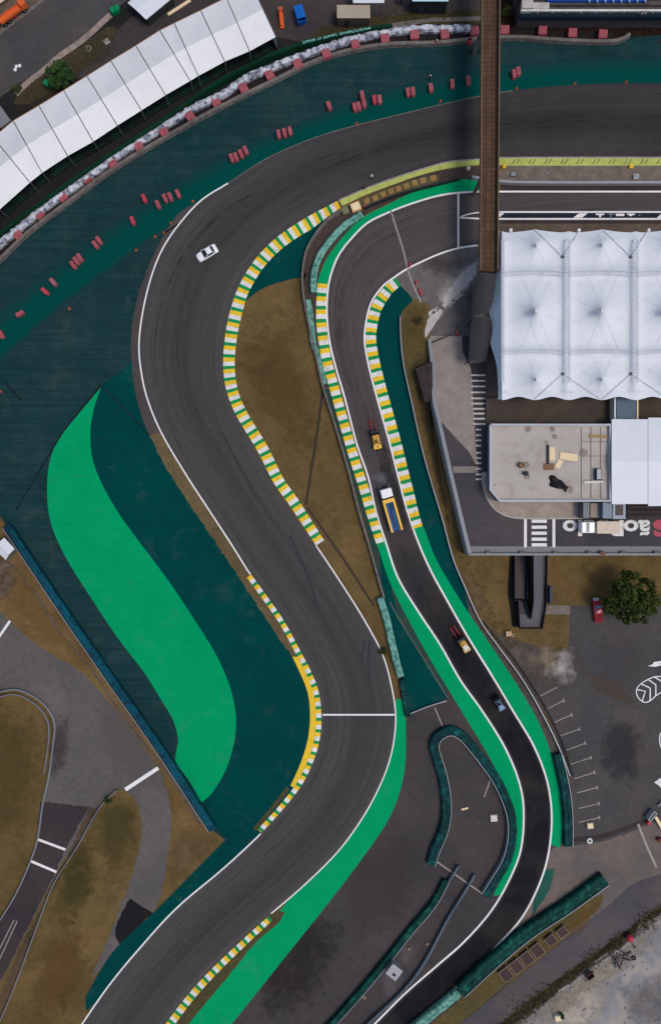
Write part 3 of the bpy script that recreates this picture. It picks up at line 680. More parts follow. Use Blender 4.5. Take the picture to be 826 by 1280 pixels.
sheet('runoff_green', cr([(471, 680), (488, 730), (513, 780), (538, 825), (562, 865), (588, 908), (613, 950), (630, 986), (640, 1015), (641, 1050), (635, 1075), (626, 1100), (616, 1120), (628, 1118)]) + [(660, 1060), (660, 1000), (600, 870), (520, 740), (485, 676)], .044, green_b)
sheet('runoff_green', cr([(529, 658), (543, 695), (563, 731), (588, 770), (612, 805), (642, 850), (670, 897), (687, 938), (696, 975.6), (702.6, 1009.5), (702, 1040), (699, 1060), (690, 1056)]) + [(680, 1050), (680, 990), (600, 820), (520, 690), (512, 655)], .044, green_b)
for k in range(14):
    i0 = rs.randrange(10, len(PA) - 30); i1 = min(len(PA) - 1, i0 + rs.randrange(12, 40)); f0 = rs.uniform(.2, .8); f1 = min(.85, max(.15, f0 + rs.uniform(-.2, .2)))
    pts = [(PA[i][0] * (1 - f0 - (f1 - f0) * (i - i0) / (i1 - i0)) + PB[i][0] * (f0 + (f1 - f0) * (i - i0) / (i1 - i0)), PA[i][1] * (1 - f0 - (f1 - f0) * (i - i0) / (i1 - i0)) + PB[i][1] * (f0 + (f1 - f0) * (i - i0) / (i1 - i0))) for i in range(i0, i1, 3)]
    if len(pts) > 2: line('skid_mark', pts, rs.uniform(.2, .45), .0545 + k * .00005, skm)
# pit markings
line('painted_line', [(572.5, 241), (572.5, 309)], .32, .064, white_p, False)
line('painted_line', [(626, 265), (1000, 265)], .34, .066, white_p, False)
line('painted_line', [(573, 272), (600, 273.3), (626, 273.6), (1000, 273.6)], .34, .066, white_p, False)
line('painted_line', [(573, 272), (584, 268), (600, 265.4), (626, 265)], .26, .066, white_p)
sheet('painted_panel', [(626, 266.2), (1000, 266.2), (1000, 272.5), (626, 272.5)], .06, navy_p)
for x in (612, 716, 820, 924):
    sheet('painted_block', [(x + 7, 266.6), (x + 18, 266.6), (x + 11, 272.2), (x, 272.2)], .066, white_p)
dim_p = M('greyed_paint', (120, 128, 138), .1, 2, .7)
for x0, x1, y0, y1, m in ((744, 755, 267, 268.8, white_p), (748, 751, 268.8, 271.6, white_p), (760, 767, 267, 268.5, dim_p), (761.5, 764, 269.4, 271, dim_p), (769, 780, 267, 270, white_p), (783, 793, 267, 268.6, white_p), (785.5, 790, 268.6, 270, white_p), (797.5, 800, 268.6, 270, dim_p)):
    sheet('painted_text', [(x0, y0), (x1, y0), (x1 - .4, y1), (x0 + .4, y1)], .066, m)
line('painted_line', [(488, 263), (503, 310), (512, 345), (526, 378)], .34, .064, faded_p)
sheet('yard', [(480, 350), (500, 330), (545, 308), (600, 296), (626, 300), (640, 292), (900, 292), (900, 500), (600, 500), (540, 440), (536, 380), (515, 372)], .024, asphalt('paddock_asphalt', (97, 93, 92), (8, 4, 0), patch=.2))
sheet('pit_wall_ground', [(604, 207), (1000, 207), (1000, 229), (620, 229), (600, 222)], .04, pitdirt)
sheet('pit_gutter', [(626, 229.5), (1000, 229.5), (1000, 238), (626, 238)], .044, asph_left)
sheet('walkway', [(626, 276), (1000, 276), (1000, 279.5), (626, 279.5)], .056, asph_left)
sheet('walkway', [(620, 279.5), (1000, 279.5), (1000, 300), (620, 300)], .056, dirt)
sheet('verge', cr([(437, 256), (456, 246), (488, 234), (520, 224), (548, 218)]) + cr([(548, 226), (520, 235), (490, 244), (460, 257), (440, 268)]), .046, M('olive_verge', (92, 84, 58), .15, .9, .95, c2=(76, 68, 52)))
for x, y in ((458.7, 250.5), (469, 246.8), (479, 242.3), (489, 238.4), (498, 235.2), (508, 231.7), (518, 227.8), (528.5, 224.8), (541.5, 221.8)):
    a = R(16 + (540 - x) * .09); c, s_ = math.cos(a), math.sin(a); r = 3.4
    y += .6
    sheet('painted_square', [(x + (c * u + s_ * v) * r, y + (-s_ * u + c * v) * r) for u, v in ((-1, -1), (1, -1), (1, 1), (-1, 1))], .05, tan_p)
soft('worn_concrete', [(602, 322), (578, 334), (560, 356), (546, 378), (556, 390), (572, 374), (602, 340)], .034, (196, 190, 186), (160, 154, 150), 1)
sheet('concrete_slab', [(592, 330), (578, 341), (562, 366), (552, 381), (556, 385), (570, 369), (584, 350), (595, 336)], .036, conc_l)
soft('worn_concrete', [(554, 352), (566, 343), (574, 352), (564, 370), (552, 378), (546, 366)], .032, (146, 138, 134), None, .8)
for poly in ([(545, 382.5), (554.5, 389), (532, 422), (524.6, 416.5)], [(531, 393), (541, 386), (544, 391), (533, 396)]):
    sheet('concrete_slab', poly, .034, conc_l)
sheet('grass_patch', cr([(516, 380), (532, 382), (534, 400), (530, 424), (538, 470), (520, 500), (506, 450), (504, 415), (506, 392)], closed=True), .036, grass_g)

# parking bays, arrows, hatched oval
bays = [((674, 870.5), (696, 859)), ((683, 886.5), (704, 875.5)), ((692, 903), (714, 893.5)), ((699, 920), (723.5, 911.5)), ((707, 938), (731, 929)), ((712.5, 955.5), (738, 947)), ((717, 973.5), (742.5, 965.5)), ((721, 991), (745.5, 984.5)), ((723, 1010.5), (748, 1004.5)), ((723, 1028), (748.5, 1022))]
for i, (a, b) in enumerate(bays):
    line('bay_line', [a, b], .18, .034, faded_p, False)
    if i: line('bay_line', [(b[0] - .7, b[1] - 2.2), (b[0] + .7, b[1] + 2.2)], .26, .0345, faded_p, False)
oval = cr([(795, 862), (796, 870), (801, 876), (806, 878), (812, 876), (820, 869), (834, 860), (838, 850), (830, 846), (818, 846), (808, 850), (799, 856)], .4, closed=True)
line('hatched_oval', oval + [oval[0]], .2, .034, white_p, False)
for a, b, c in (((796, 862), (806, 864), (802, 876)), ((801, 855), (812, 860), (812, 876)), ((809, 849), (819, 856), (819, 870)), ((817, 846), (827, 852), (828, 864)), ((826, 846), (835, 849), (837, 856))):
    line('hatched_oval', [a, b, c], .24, .0345, white_p, False)
sheet('painted_arrow', [(809, 832.5), (815, 830.5), (816.5, 827.5), (828, 826), (836, 826.5), (823, 830), (829, 831), (818, 833.5)], .034, white_p)
ov2 = cr([(824, 920), (828, 914), (836, 914), (842, 924), (838, 938), (830, 940), (825, 932)], .4, closed=True)
line('hatched_oval', ov2 + [ov2[0]], .22, .034, white_p, False)
sheet('painted_patch', [(817, 978), (824, 973), (834, 972), (838, 984), (828, 988), (823, 982)], .034, kerb_w)
line('yard_line', [(797, 1030), (808, 1058), (820, 1085)], .45, .04, faded_p, False)
line('weed_seam', [(716, 1050), (750, 1046), (780, 1036), (806, 1026)], 1.0, .038, asph_left)
line('apron_line', [(545, 1076.6), (602, 1116.6)], .3, .03, M('pinkish_line', (150, 132, 132), .1, 2, .8), False)
line('apron_line', [(543, 884), (553, 908)], .25, .03, faded_p, False)
line('apron_line', [(612, 976), (605, 996)], .25, .03, faded_p, False)
soft('dust_patch', [(500, 1178), (526, 1180), (518, 1204), (498, 1208)], .02, (96, 90, 90), None, .7)
soft('dust_patch', [(478, 1214), (502, 1206), (500, 1240), (482, 1256)], .02, (96, 90, 90), None, .7)
soft('dust_patch', [(462, 594), (474, 588), (486, 596), (484, 606), (472, 606)], .058, (126, 124, 128), (96, 92, 92), .5)
soft('dark_patch', [(470, 545), (484, 560), (496, 600), (512, 640), (508, 668), (490, 640), (476, 600)], .056, (44, 42, 44), None, .5)

# ------------------------------------------------------------------ BARRIERS
def tyre_barrier(path, w, h, mat, label, rail=None, group=None, seed=0):
    t = thing('tyre_barrier', label, 'tyre barrier', W(*path[len(path) // 2]), 0, group)
    off = -t.location
    hw = w / 2
    prof = [(-hw, 0), (-hw * 1.02, h * .5), (-hw * .96, h * .9), (-hw * .6, h), (-hw * .12, h * .97), (0, h * .90), (hw * .12, h * .97), (hw * .6, h), (hw * .96, h * .9), (hw * 1.02, h * .5), (hw, 0)]
    b = wall(path, prof, lump=.10, step=.32, seed=seed).build('tyre_wall', mat, t, smooth=True)
    b.location = off
    if rail is not None:
        mbr = wall(path, [(rail * (hw + .08), .02), (rail * (hw + .08), h + .08), (rail * (hw + .2), h + .08), (rail * (hw + .2), .02)], step=1, zt=h * .9)
        r_ = mbr.build('guard_rail', steel, t); r_.location = off
    return t
tyre_barrier([(452, 267), (429, 283), (409, 305), (397, 325), (392, 345.6), (392, 365)], 1.3, 1.0, tyre_l, 'pale teal tyre barrier curving around inside of the pit hairpin', seed=1)
tyre_barrier([(385, 374), (388.6, 400), (391.5, 427), (396, 441), (401, 461), (405.6, 480)], 1.1, 1.0, tyre_l, 'pale teal tyre barrier beside pit kerb, at edge of brown infield grass', seed=2)
tyre_barrier([(475, 747), (483.6, 776), (492, 813), (500.5, 846)], 1.4, 1.0, tyre_l, 'short pale teal tyre barrier between brown grass and teal wedge', seed=3)
tyre_barrier([(502, 850), (506, 872), (510, 896)], 1.1, .95, tyre_d, 'short dark teal tyre stack at lower tip of the teal wedge', seed=4)
tyre_barrier([(538, 1081), (543, 1064), (552, 1043), (556.7, 1024), (557.5, 1006), (555.7, 987), (551, 965.5), (545, 946), (542, 932.6), (546, 922), (556.7, 914.5), (568, 914), (580, 921.5), (591.5, 934.6), (605, 952), (618.7, 971), (630, 992.7), (638, 1014), (641, 1035), (639, 1058.5), (632, 1080), (620.6, 1099), (607, 1120.5)], 1.65, 1.1, tyre_d, 'long dark teal tyre barrier looping like a hairpin around the apron', rail=-1, seed=5)
tyre_barrier([(557, 1101), (541, 1130), (512, 1164.5), (488, 1195), (456, 1234), (416, 1279), (380, 1318)], 1.1, 1.0, tyre_g, 'narrow teal tyre barrier running diagonally beside the grey shed', rail=1, seed=6)
tyre_barrier([(756, 1099), (709, 1133), (658, 1167), (614, 1204), (575, 1240)], 2.3, 1.4, tyre_g, 'wide dark green tyre barrier beside side road and brown racks', rail=1, seed=7)
tyre_barrier([(573, 1242), (546, 1264), (500, 1302), (470, 1328)], 1.7, 1.3, tyre_l, 'pale teal tyre barrier at bottom edge beside the pit exit', seed=8)
tyre_barrier([(695.5, 943), (702, 969), (707, 996), (709.5, 1030), (709.5, 1058)], 1.6, 1.1, tyre_d, 'dark teal tyre barrier between bright green strip and parking bays', rail=1, seed=9)
tyre_barrier([(8, 657), (75, 757), (139, 850), (200, 937), (266, 1038)], 1.35, 1.5, tyre_b, 'long straight blue tyre barrier between teal run-off and brown grass', rail=-1, seed=10)

def wallthing(name, path, w, h, mat, label, cat, z=0, smooth=True, group=None):
    o = wall(path, [(-w/2, 0), (-w * .42, h), (w * .42, h), (w/2, 0)], step=1.2, z=z, smooth=smooth).build(name, mat)
    return tag(o, label, cat, group)
def rail_thing(path, label, w=.22, h=.8, gap=4.0, double=False, mat=None):
    t = thing('guard_rail', label, 'guard rail', W(*path[0])); off = -t.location
    prof = [(-w/2, h * .45), (-w * .2, h * .6), (-w/2, h * .75), (-w/2, h), (w/2, h), (w/2, h * .75), (w * .2, h * .6), (w/2, h * .45)]
    r_ = wall(path, prof, step=1.0).build('rail', mat or steel, t); r_.location = off
    pm = MB().box((0, 0, h * .46), (.1, .14, h * .92)); first = None
    for p in [Vector((q.x, q.y, 0)) for q in wpath(path, gap, h * .9)][:98]:
        if first is None: first = pm.build('post', steel_d, t); o = first
        else: o = first.copy(); col.objects.link(o); o.parent = t
        o.location = p + off
    return t
rail_thing([(593, 1094), (584, 1110), (560, 1148.5), (533, 1199), (506.5, 1236), (461, 1279), (425, 1312)], 'bluish grey guard rail running beside the pit exit line below the loop', .42, mat=steel_b)
rail_thing([(573, 1083), (566, 1094), (560, 1103)], 'short grey guard rail crossing the pinkish line on apron', .4, mat=steel_b)
rail_thing([(146, 988), (125, 1009.5), (96, 1060), (68, 1104), (44, 1165), (20, 1229.5), (0, 1277), (-20, 1320)], 'thin pale guard rail between left road and grass island', .13, .7)
rail_thing([(-40, 872), (0, 865), (20, 862), (41, 870), (58, 884), (68, 904), (66, 935), (61, 972), (54, 1003), (47, 1050), (39, 1075), (20, 1118), (0, 1151)], 'pale guard rail curling around the left grass patch', .2, .7)
rail_thing([(-40, 880), (0, 871), (20, 868), (38, 876), (53, 889), (61, 906), (60, 935), (55, 968)], 'inner grey guard rail just inside the pale curling one', .14, .7)
rail_thing([(500, 395), (500.5, 420), (504, 454), (514, 501), (527.6, 562), (541, 610), (553, 650), (566, 698), (580, 732), (600, 776), (624, 810), (651, 847), (675, 887.5), (698.5, 935), (712, 970)], 'long grey guard rail on the right side of the pit exit', .2, .9)
rail_thing([(605, 778), (632, 810), (658, 845), (682, 884), (704, 930), (716, 970)], 'second thin dark guard rail along the parking edge', .16, .9, mat=steel_d)
wallthing('pit_wall', [(427, 262), (405, 279), (385, 308), (378.5, 335), (378.5, 362), (385, 400), (394, 440), (404, 484), (419, 532), (436, 589.5), (448, 637), (460, 677.5), (472, 720), (480, 748)], .45, 1.1, conc_d, 'long grey concrete wall between infield grass and pit exit kerb', 'concrete wall')
wallthing('pit_wall', [(590, 221), (610, 224), (640, 227.5), (826, 228), (1000, 228)], .55, 1.0, M('grey_wall', (142, 144, 148), .08, 1, .8), 'straight pale grey pit wall right of footbridge', 'pit wall')
wallthing('runoff_wall', WALLP + [(780, 47), (787, 42)], .75, .9, conc_d, 'curved dirty concrete wall along outer edge of the teal run-off', 'concrete wall')
wallthing('hairpin_fence', [(456, 259), (490, 245), (520, 236), (552, 228), (575, 222)], .2, 1.2, steel_d, 'dark fence between tan squares and green strip', 'fence')
rail_thing([(558, 876), (548, 879), (530, 885), (513, 892)], 'short grey rail closing the base of teal wedge', .18, .7)

BAGS = [(-60, 352), (0, 303), (34, 275), (68, 248), (102, 225), (142, 195.5), (176, 174.5), (210, 152.5), (244, 132), (280, 115), (304, 98), (338, 83), (372, 69.5), (405.6, 57.6), (439.5, 47.5), (473, 40), (514, 34.5), (550, 34), (588, 33.5)]
b = wall(BAGS, [(-.62, 0), (-.64, .7), (-.45, 1.1), (0, 1.25), (.45, 1.1), (.64, .7), (.62, 0)], lump=.2, step=.3).build('tyre_wall', wrap_w)
tag(b, 'long tyre wall wrapped in crumpled white sheeting along the run-off', 'tyre wall')
fen = thing('canvas_fence', 'dark green canvas fence with pale lettering behind white tyre wall', 'fence', W(300, 88)); fo = -fen.location
fpath = [(-60, 340), (0, 291), (50, 254), (102, 217), (150, 184), (203, 150), (270, 103), (330, 72), (372, 55.5), (420, 43.3), (473, 33), (490, 31)]
o = wall(fpath, [(-.35, 0), (-.3, 1.7), (.3, 1.7), (.35, 0)], step=1, zt=1.7).build('canvas', cloth_g, fen); o.location = fo
lt = MB(); tp = wpath([(379, 53.3), (390, 50.6), (405, 47), (420, 43.3), (440, 39.6), (462, 35.2)], .42, 1.75)
tn = normals(tp)
r2 = random.Random(3)
for i, (p, n) in enumerate(zip(tp, tn)):
    if i in (6, 9, 17): continue
    lt = MB(); a = math.atan2(n.y, n.x); big = 1.25 if i in (0, 10, 19) else 1
    lt.box(p + n * .04, (.50 * big, .09, .02), a)
    k = r2.choice((0, 1, 2)); t_ = Vector((-n.y, n.x, 0))
    lt.box(p + n * (.04 + .2 * (k - 1)) - t_ * .13, (.10, .20, .02), a)
    if r2.random() < .6: lt.box(p + n * .04 - t_ * .24, (.4 * r2.uniform(.6, 1), .08, .02), a)
    o = lt.build('lettering', M('pale_teal_lettering', (130, 190, 180), .06, 2, .7), fen); o.location = fo
# canvas rails
# red square blocks at the outer wall
STR = [(x, y) for x, y in WALLP]
line('dark_path', [(-80, 384), (-40, 347), (0, 316), (34, 284), (82, 246), (138, 205), (199, 168), (277, 125), (336, 96), (403, 66), (471, 50), (550, 47), (600, 43), (648, 42), (709, 45), (766, 47)], 2.2, .024, M('dark_path', (34, 31, 32), .2, .8, .95))
def redsquare_mesh():
    mb = MB(); mb.box((0, 0, .55), (1.72, 1.72, 1.1), bev=.08)
    top = MB()
    for k in (-.55, 0, .55): top.box((k, 0, 1.13), (.16, 1.5, .06))
    top.box((0, .3, 1.115), (1.5, .14, .05)); top.box((0, -.35, 1.115), (1.5, .14, .05))
    return mb, top
sq = [(-8, 316), (21, 292), (48.5, 267), (78, 245), (108, 222), (140, 203), (172, 181), (204, 163), (237, 144), (269.5, 126), (304, 109), (337, 93), (372, 79), (407.6, 66), (444, 54.5), (481, 47), (518, 42.5), (556, 42), (593, 37.5), (631, 36.4), (678, 37), (715.5, 40), (753.5, 41.6)]
ordw = ['', 'first', 'second', 'third', 'fourth', 'fifth', 'sixth', 'seventh', 'eighth', 'ninth', 'tenth', 'eleventh', 'twelfth', 'thirteenth', 'fourteenth', 'fifteenth', 'sixteenth', 'seventeenth', 'eighteenth']
sq = sq[1:]; proto = None
for i, (x, y) in enumerate(sq):
    if proto is None:
        o = thing('barrier_block', 'x', 'barrier block', group='red square blocks along the outer wall')
        a, t = redsquare_mesh(); a.build('block', red_p, o); t.build('ribbing', red_pale, o); proto = o
    else: o = copy_tree(proto)
    j0, j1 = sq[max(i - 1, 0)], sq[min(i + 1, len(sq) - 1)]
    o.location = G(x, y, 1.1); o.rotation_euler.z = ang(j1[0] - j0[0], j1[1] - j0[1])
    if i < 17: o['label'] = 'square red block by white tyre wall, %s counted from left edge' % ordw[i + 1]
    elif i == 17: o['label'] = 'square red block in the shade just left of footbridge'
    else: o['label'] = ['square red block nearest the footbridge on its right side', 'square red block on dark bank, second right of footbridge', 'square red block on dark bank, third right of footbridge', 'square red block farthest right on the dark bank'][i - 18]
# red barrier blocks on the run-off
def redblock():
    o = thing('barrier_block', 'x', 'barrier block', group='small red blocks scattered on the run-off')
    MB().box((0, 0, .5), (.82, 1.62, 1.0), bev=.12).build('block', red_p, o)
    c = MB()
    c.box((-.2, 0, 1.02), (.12, 1.3, .06)); c.box((.2, 0, 1.02), (.12, 1.3, .06)); c.box((0, .82, .5), (.4, .1, .7)); c.box((0, -.82, .5), (.4, .1, .7))
    c.build('connector', red_pale, o)
    return o
RB = [(642.6, 91, 8, 'left one of the red block pair just right of footbridge'), (648, 87.8, 8, 'right one of the red block pair just right of footbridge'),
 (585.5, 99.3, 6, 'single red block nearest the footbridge on its left'), (565.2, 103.5, 4, 'single red block, second one left of the footbridge'),
 (538.5, 108.8, 8, 'red block with a person standing behind it'), (509.8, 114.2, 8, 'left block of the red pair beside the block with a person'), (516, 113.2, 8, 'right block of the red pair beside the block with a person'),
 (467.8, 123.3, 8, 'bright red block of the pair right of the tight cluster'), (474.2, 123, 8, 'faded red block of the pair right of the tight cluster'),
 (452.5, 117.8, 10, 'topmost red block of the tight cluster above the track'), (454.8, 128, 10, 'rightmost lower red block of the tight cluster above the track'),
 (448.4, 131.6, 14, 'middle lower red block of the tight cluster above the track'), (443.2, 132.8, 14, 'leftmost lower red block of the tight cluster above the track'),
 (411, 131, 18, 'single red block between the tight cluster and the trio'),
 (348.2, 166.8, 10, 'left red block of the trio beside the track'), (355.4, 165, 12, 'middle red block of the trio beside the track'), (362.2, 162.8, 14, 'right red block of the trio beside the track'),
 (289.2, 196.6, 22, 'leftmost block of the slanting red row of four near the trio'), (294.8, 195, 22, 'second block from left in the slanting red row near the trio'), (301, 191.2, 22, 'third block from left in the slanting red row near the trio'), (306.6, 186.8, 22, 'rightmost block of the slanting red row of four near the trio'),
 (222, 241.2, 24, 'rightmost of the four spaced red blocks above the white car'), (212.4, 244.8, 24, 'third of the four spaced red blocks above the white car'), (206, 247, 24, 'second of the four spaced red blocks above the white car'), (197, 254.8, 26, 'leftmost of the four spaced red blocks above the white car'),
 (179.8, 247, 26, 'vivid red single block left of the four spaced ones'), (165.4, 275, 22, 'single faded red block below the vivid one'),
 (118.8, 305, 34, 'lower block of the red pair halfway down the left run-off'), (123.2, 299.6, 34, 'upper block of the red pair halfway down the left run-off'),
 (91, 330.4, 36, 'lowest block of the red trio on left run-off'), (95, 325.2, 36, 'middle block of the red trio on left run-off'), (99.2, 321.2, 32, 'highest block of the red trio on left run-off'),
 (66, 351.8, 40, 'faded single red block below the left trio'), (55.8, 363.4, 48, 'vivid single red block near lower left end of the line'), (24.4, 391.6, 118, 'red block turned crosswise near the left edge'), (0.8, 417.4, 24, 'red block cut off by the left edge of photo')]
proto = redblock(); first = True
for x, y, a, lab in RB:
    o = proto if first else copy_tree(proto); first = False
    o.location = G(x, y, 1.0); o.rotation_euler.z = R(a); o['label'] = lab
    m = red_b if ('vivid' in lab or 'bright' in lab) else (red_pale if 'faded' in lab else None)
    if m:
        o.children[0].data = o.children[0].data.copy(); o.children[0].data.materials[0] = m
t = thing('marker_drum', 'bright red round drum by the wall left of footbridge', 'drum', W(586, 54))
MB().tube((0, 0, 0), (0, 0, .9), .55, 16, .5).build('drum', red_b, t); MB().ring((0, 0, .9), .46, .07).build('rim', red_p, t)
# white boards on the wall
for (x0, y0), (x1, y1), lab in (((366.6, 88), (381, 82.6), 'left white board lying against outer concrete wall'), ((383, 81.5), (400.5, 74.8), 'right white board lying against outer concrete wall'), ((552, 54.5), (570, 53.4), 'long thin white board at wall near footbridge')):
    a = W(x0, y0); b = W(x1, y1); c = (a + b) / 2
    o = MB().box((0, 0, .35), ((b - a).length, .38, .7), bev=.04).build('white_board', kerb_w, None, loc=c, rz=math.atan2((b - a).y, (b - a).x)); tag(o, lab, 'board')

# ------------------------------------------------------------------ TENT (top left)
tent = thing('marquee', 'long white marquee with ridged roof panels beside the yard', 'marquee', W(150, 120)); to = -tent.location
secs = [((-75, 212), (-34, 284)), ((-42, 193), (0, 262)), ((-8, 172), (38, 228)), ((17, 151), (53, 216)), ((49, 132), (85, 195)), ((80, 113), (117, 177)), ((109, 95), (147, 157)), ((139, 76), (177, 138)), ((170, 57), (207, 119)), ((200, 38), (238, 101)), ((218, 29), (248, 95)), ((251, 13), (281, 77)), ((283, -3), (312, 64)), ((314, -20), (345, 46))]
EZ, RZ = 4.0, 6.4
def tsec(i, t):
    (ax, ay), (bx, by) = secs[i]
    return None
def tri(sec):
    a, b = sec
    A = W(a[0], a[1], EZ); B = W(b[0], b[1], EZ); m = (a[0] * .53 + b[0] * .47, a[1] * .53 + b[1] * .47)
    return A, W(m[0], m[1], RZ), B
for i in range(len(secs) - 1):
    s0, s1 = tri(secs[i]), tri(secs[i + 1]); mb = MB(); g = .012 if i else 0
    n = 8; vs = []; L = ((s1[1] - s0[1]).length); gk = .085 / L
    for q in range(2):
        for (p, r) in ((0, 1), (1, 2)):
            for j in range(n + (1 if p else 0)):
                pass
    cols_ = [gk + (1 - 2 * gk) * k / 4 for k in range(5)]
    for u in cols_:
        for a, b in ((0, 1), (1, 2)):
            for j in range(0 if a == 0 else 1, 7):
                v = j / 6
                p = s0[a].lerp(s0[b], v).lerp(s1[a].lerp(s1[b], v), u)
                sag = -.16 * math.sin(math.pi * (u - gk) / (1 - 2 * gk)) * math.sin(math.pi * v)
                vs.append(p + Vector((0, 0, sag)))
    nn = 13; fs = []
    for a in range(4):
        for j in range(nn - 1): fs.append([a * nn + j, a * nn + j + 1, (a + 1) * nn + j + 1, (a + 1) * nn + j])
    o = mb.add(vs, fs).build('roof_panel', fabric_w, tent); o.location = to
for i, sc in enumerate(secs):
    A, Rg, B = tri(sc); mb = MB(); d = Vector((0, 0, -.12))
    mb.tube(A + d, Rg + d, .09, 6); mb.tube(Rg + d, B + d, .09, 6)
    mb.tube(Vector((A.x, A.y, 0)), A + d, .08, 6); mb.tube(Vector((B.x, B.y, 0)), B + d, .08, 6)
    o = mb.build('frame_arch', M('frame_grey', (90, 90, 94), .1, 1, .6), tent); o.location = to
mb = MB()
for i in range(len(secs) - 1):
    A = tri(secs[i])[0]; A2 = tri(secs[i + 1])[0]
    mb.add([A * 1 - Vector((0, 0, .05)), A2 - Vector((0, 0, .05)), Vector((A2.x, A2.y, 0)), Vector((A.x, A.y, 0))], [[0, 1, 2, 3]])
A, Rg, B = tri(secs[-1]); mb.add([A - Vector((0, 0, .2)), Rg - Vector((0, 0, .2)), B - Vector((0, 0, .2)), Vector((B.x, B.y, 0)), Vector((A.x, A.y, 0))], [[0, 1, 2, 3, 4]])
o = mb.build('back_wall', fabric_w, tent); o.location = to
eav = MB()
for i in range(len(secs) - 1):
    a, b = tri(secs[i])[0], tri(secs[i + 1])[0]; eav.tube(a - Vector((0, 0, .02)), b - Vector((0, 0, .02)), .09, 6)
o = eav.build('eaves_strip', M('rusty_eave', (150, 112, 84), .1, 1, .7), tent); o.location = to
stp = MB()
for k in range(3):      # spectator steps along the open side
    for i in range(1, len(secs) - 1):
        a, b = secs[i][1], secs[i + 1][1]
        p0 = (W(*a), W(*b)); d = p0[1] - p0[0]; n = Vector((d.y, -d.x, 0)).normalized()
        if n.y > 0: n = -n
        q = [p0[0] + n * (-.6 + k * .9), p0[1] + n * (-.6 + k * .9), p0[1] + n * (.3 + k * .9), p0[0] + n * (.3 + k * .9)]
        stp.prism([(v.x, v.y) for v in q][::-1], .03, .9 - k * .28)
o = stp.build('front_step', M('green_black_boards', (14, 44, 34), .3, .6, .8, c2=(22, 24, 26), lo=.4, hi=.6), tent); o.location = to

# small roof building at top, planks, containers
def gable(name, c1, c2, c3, c4, ez, rz_, roofm, wallm, label, cat, extra=None):
    """corner pixels (eaves level) in order; ridge runs between the mid-points of c1-c4 and c2-c3"""
    A, B, C_, D = [W(p[0], p[1], ez) for p in (c1, c2, c3, c4)]
    o = thing(name, label, cat, Vector(((A.x + C_.x) / 2, (A.y + C_.y) / 2, 0))); of = -o.location
    m1 = (A + D) / 2; m2 = (B + C_) / 2; m1.z = m2.z = rz_
    t = Vector((0, 0, .12))
    mb = MB()
    for q in ([A, B, m2, m1], [m1, m2, C_, D]):
        mb.add([p for p in q] + [p + t for p in q], [[3, 2, 1, 0], [4, 5, 6, 7], [0, 1, 5, 4], [1, 2, 6, 5], [2, 3, 7, 6], [3, 0, 4, 7]])
    r_ = mb.build('roof', roofm, o); r_.location = of
    k = .93; ctr = (A + C_) / 2
    Q = [ctr.lerp(p, k) for p in (A, B, C_, D)]
    wb = MB().prism([(p.x, p.y) for p in Q], 0, ez - .02).build('wall', wallm, o); wb.location = of
    return o
gable('event_tent', (160, 4), (192, -22), (218, -4), (183, 25), 2.2, 2.4, roof_w, M('canopy_shade_canvas', (46, 47, 50), .06, 1, .8), 'small white peaked tent at top edge left of the marquee', 'tent')  # dark walls: shade under the open canopy put into their colour
gable('ticket_shed', (6, 672), (19, 686), (8, 700), (-6, 686), 2.4, 3.0, roof_w, conc_d, 'small white roofed shed on brown grass at left edge', 'shed')
o = MB().box((0, 0, .12), ((W(238, 0) - W(210, 18)).length, .55, .24), bev=.03).build('timber_beam', wood_l, None, G(224, 9, .2), ang(28, -18)); tag(o, 'long cream timber beam lying beside the white marquee', 'beam')
def container(name, x0, y0, x1, y1, h, mat, label, cat, rz=0, roof=None, rib=True):
    a = W(x0, y0, h); b = W(x1, y1, h); c = (a + b) / 2; sx = abs(b.x - a.x); sy = abs(a.y - b.y)
    o = thing(name, label, cat, (c.x, c.y, 0), rz)
    MB().box((0, 0, h / 2), (sx * .98, sy * .96, h), bev=.03).build('wall', mat, o)
    rb = MB()
    rb.box((0, 0, h + .05), (sx, sy, .1), bev=.03)
    if rib:
        n = int(sx / .45)
        for i in range(n): rb.box((-sx / 2 + sx * (i + .5) / n, 0, h + .11), (.1, sy * .94, .05))
    rb.build('roof', roof or mat, o)
    MB().box((-sx * .2, -sy * .485, 1.0), (.9, .06, 2.0)).build('door', steel_d, o)
    return o
container('site_cabin', 421, 6.5, 462.5, 23, 2.6, M('cabin_wall', (70, 66, 60), .1, 1, .8), 'beige flat roofed cabin above the green lettered fence', 'cabin', 0, M('beige_roof', (160, 148, 130), .08, 1, .8))
container('service_cabin', 441, -12, 480, 4, 3.0, conc_d, 'white roofed cabin at top edge, right above the beige cabin', 'cabin', 0, roof_w)
container('service_cabin', 515, -14, 560, 2, 3.4, M('dark_cabin_wall', (30, 34, 36), .1, 1, .8), 'pale blue roofed cabin at top edge left of footbridge', 'cabin', 0, M('pale_blue_roof', (178, 206, 216), .05, 1, .6))
gr = thing('electrical_cabinet', 'narrow grey cabinet between the two white roofed cabins', 'cabinet', W(501, 3))
MB().box((0, 0, .9), (1.0, 1.2, 1.8), bev=.04).build('case', steel, gr); MB().box((0, -.62, .9), (.8, .04, 1.5)).build('door', steel_d, gr)
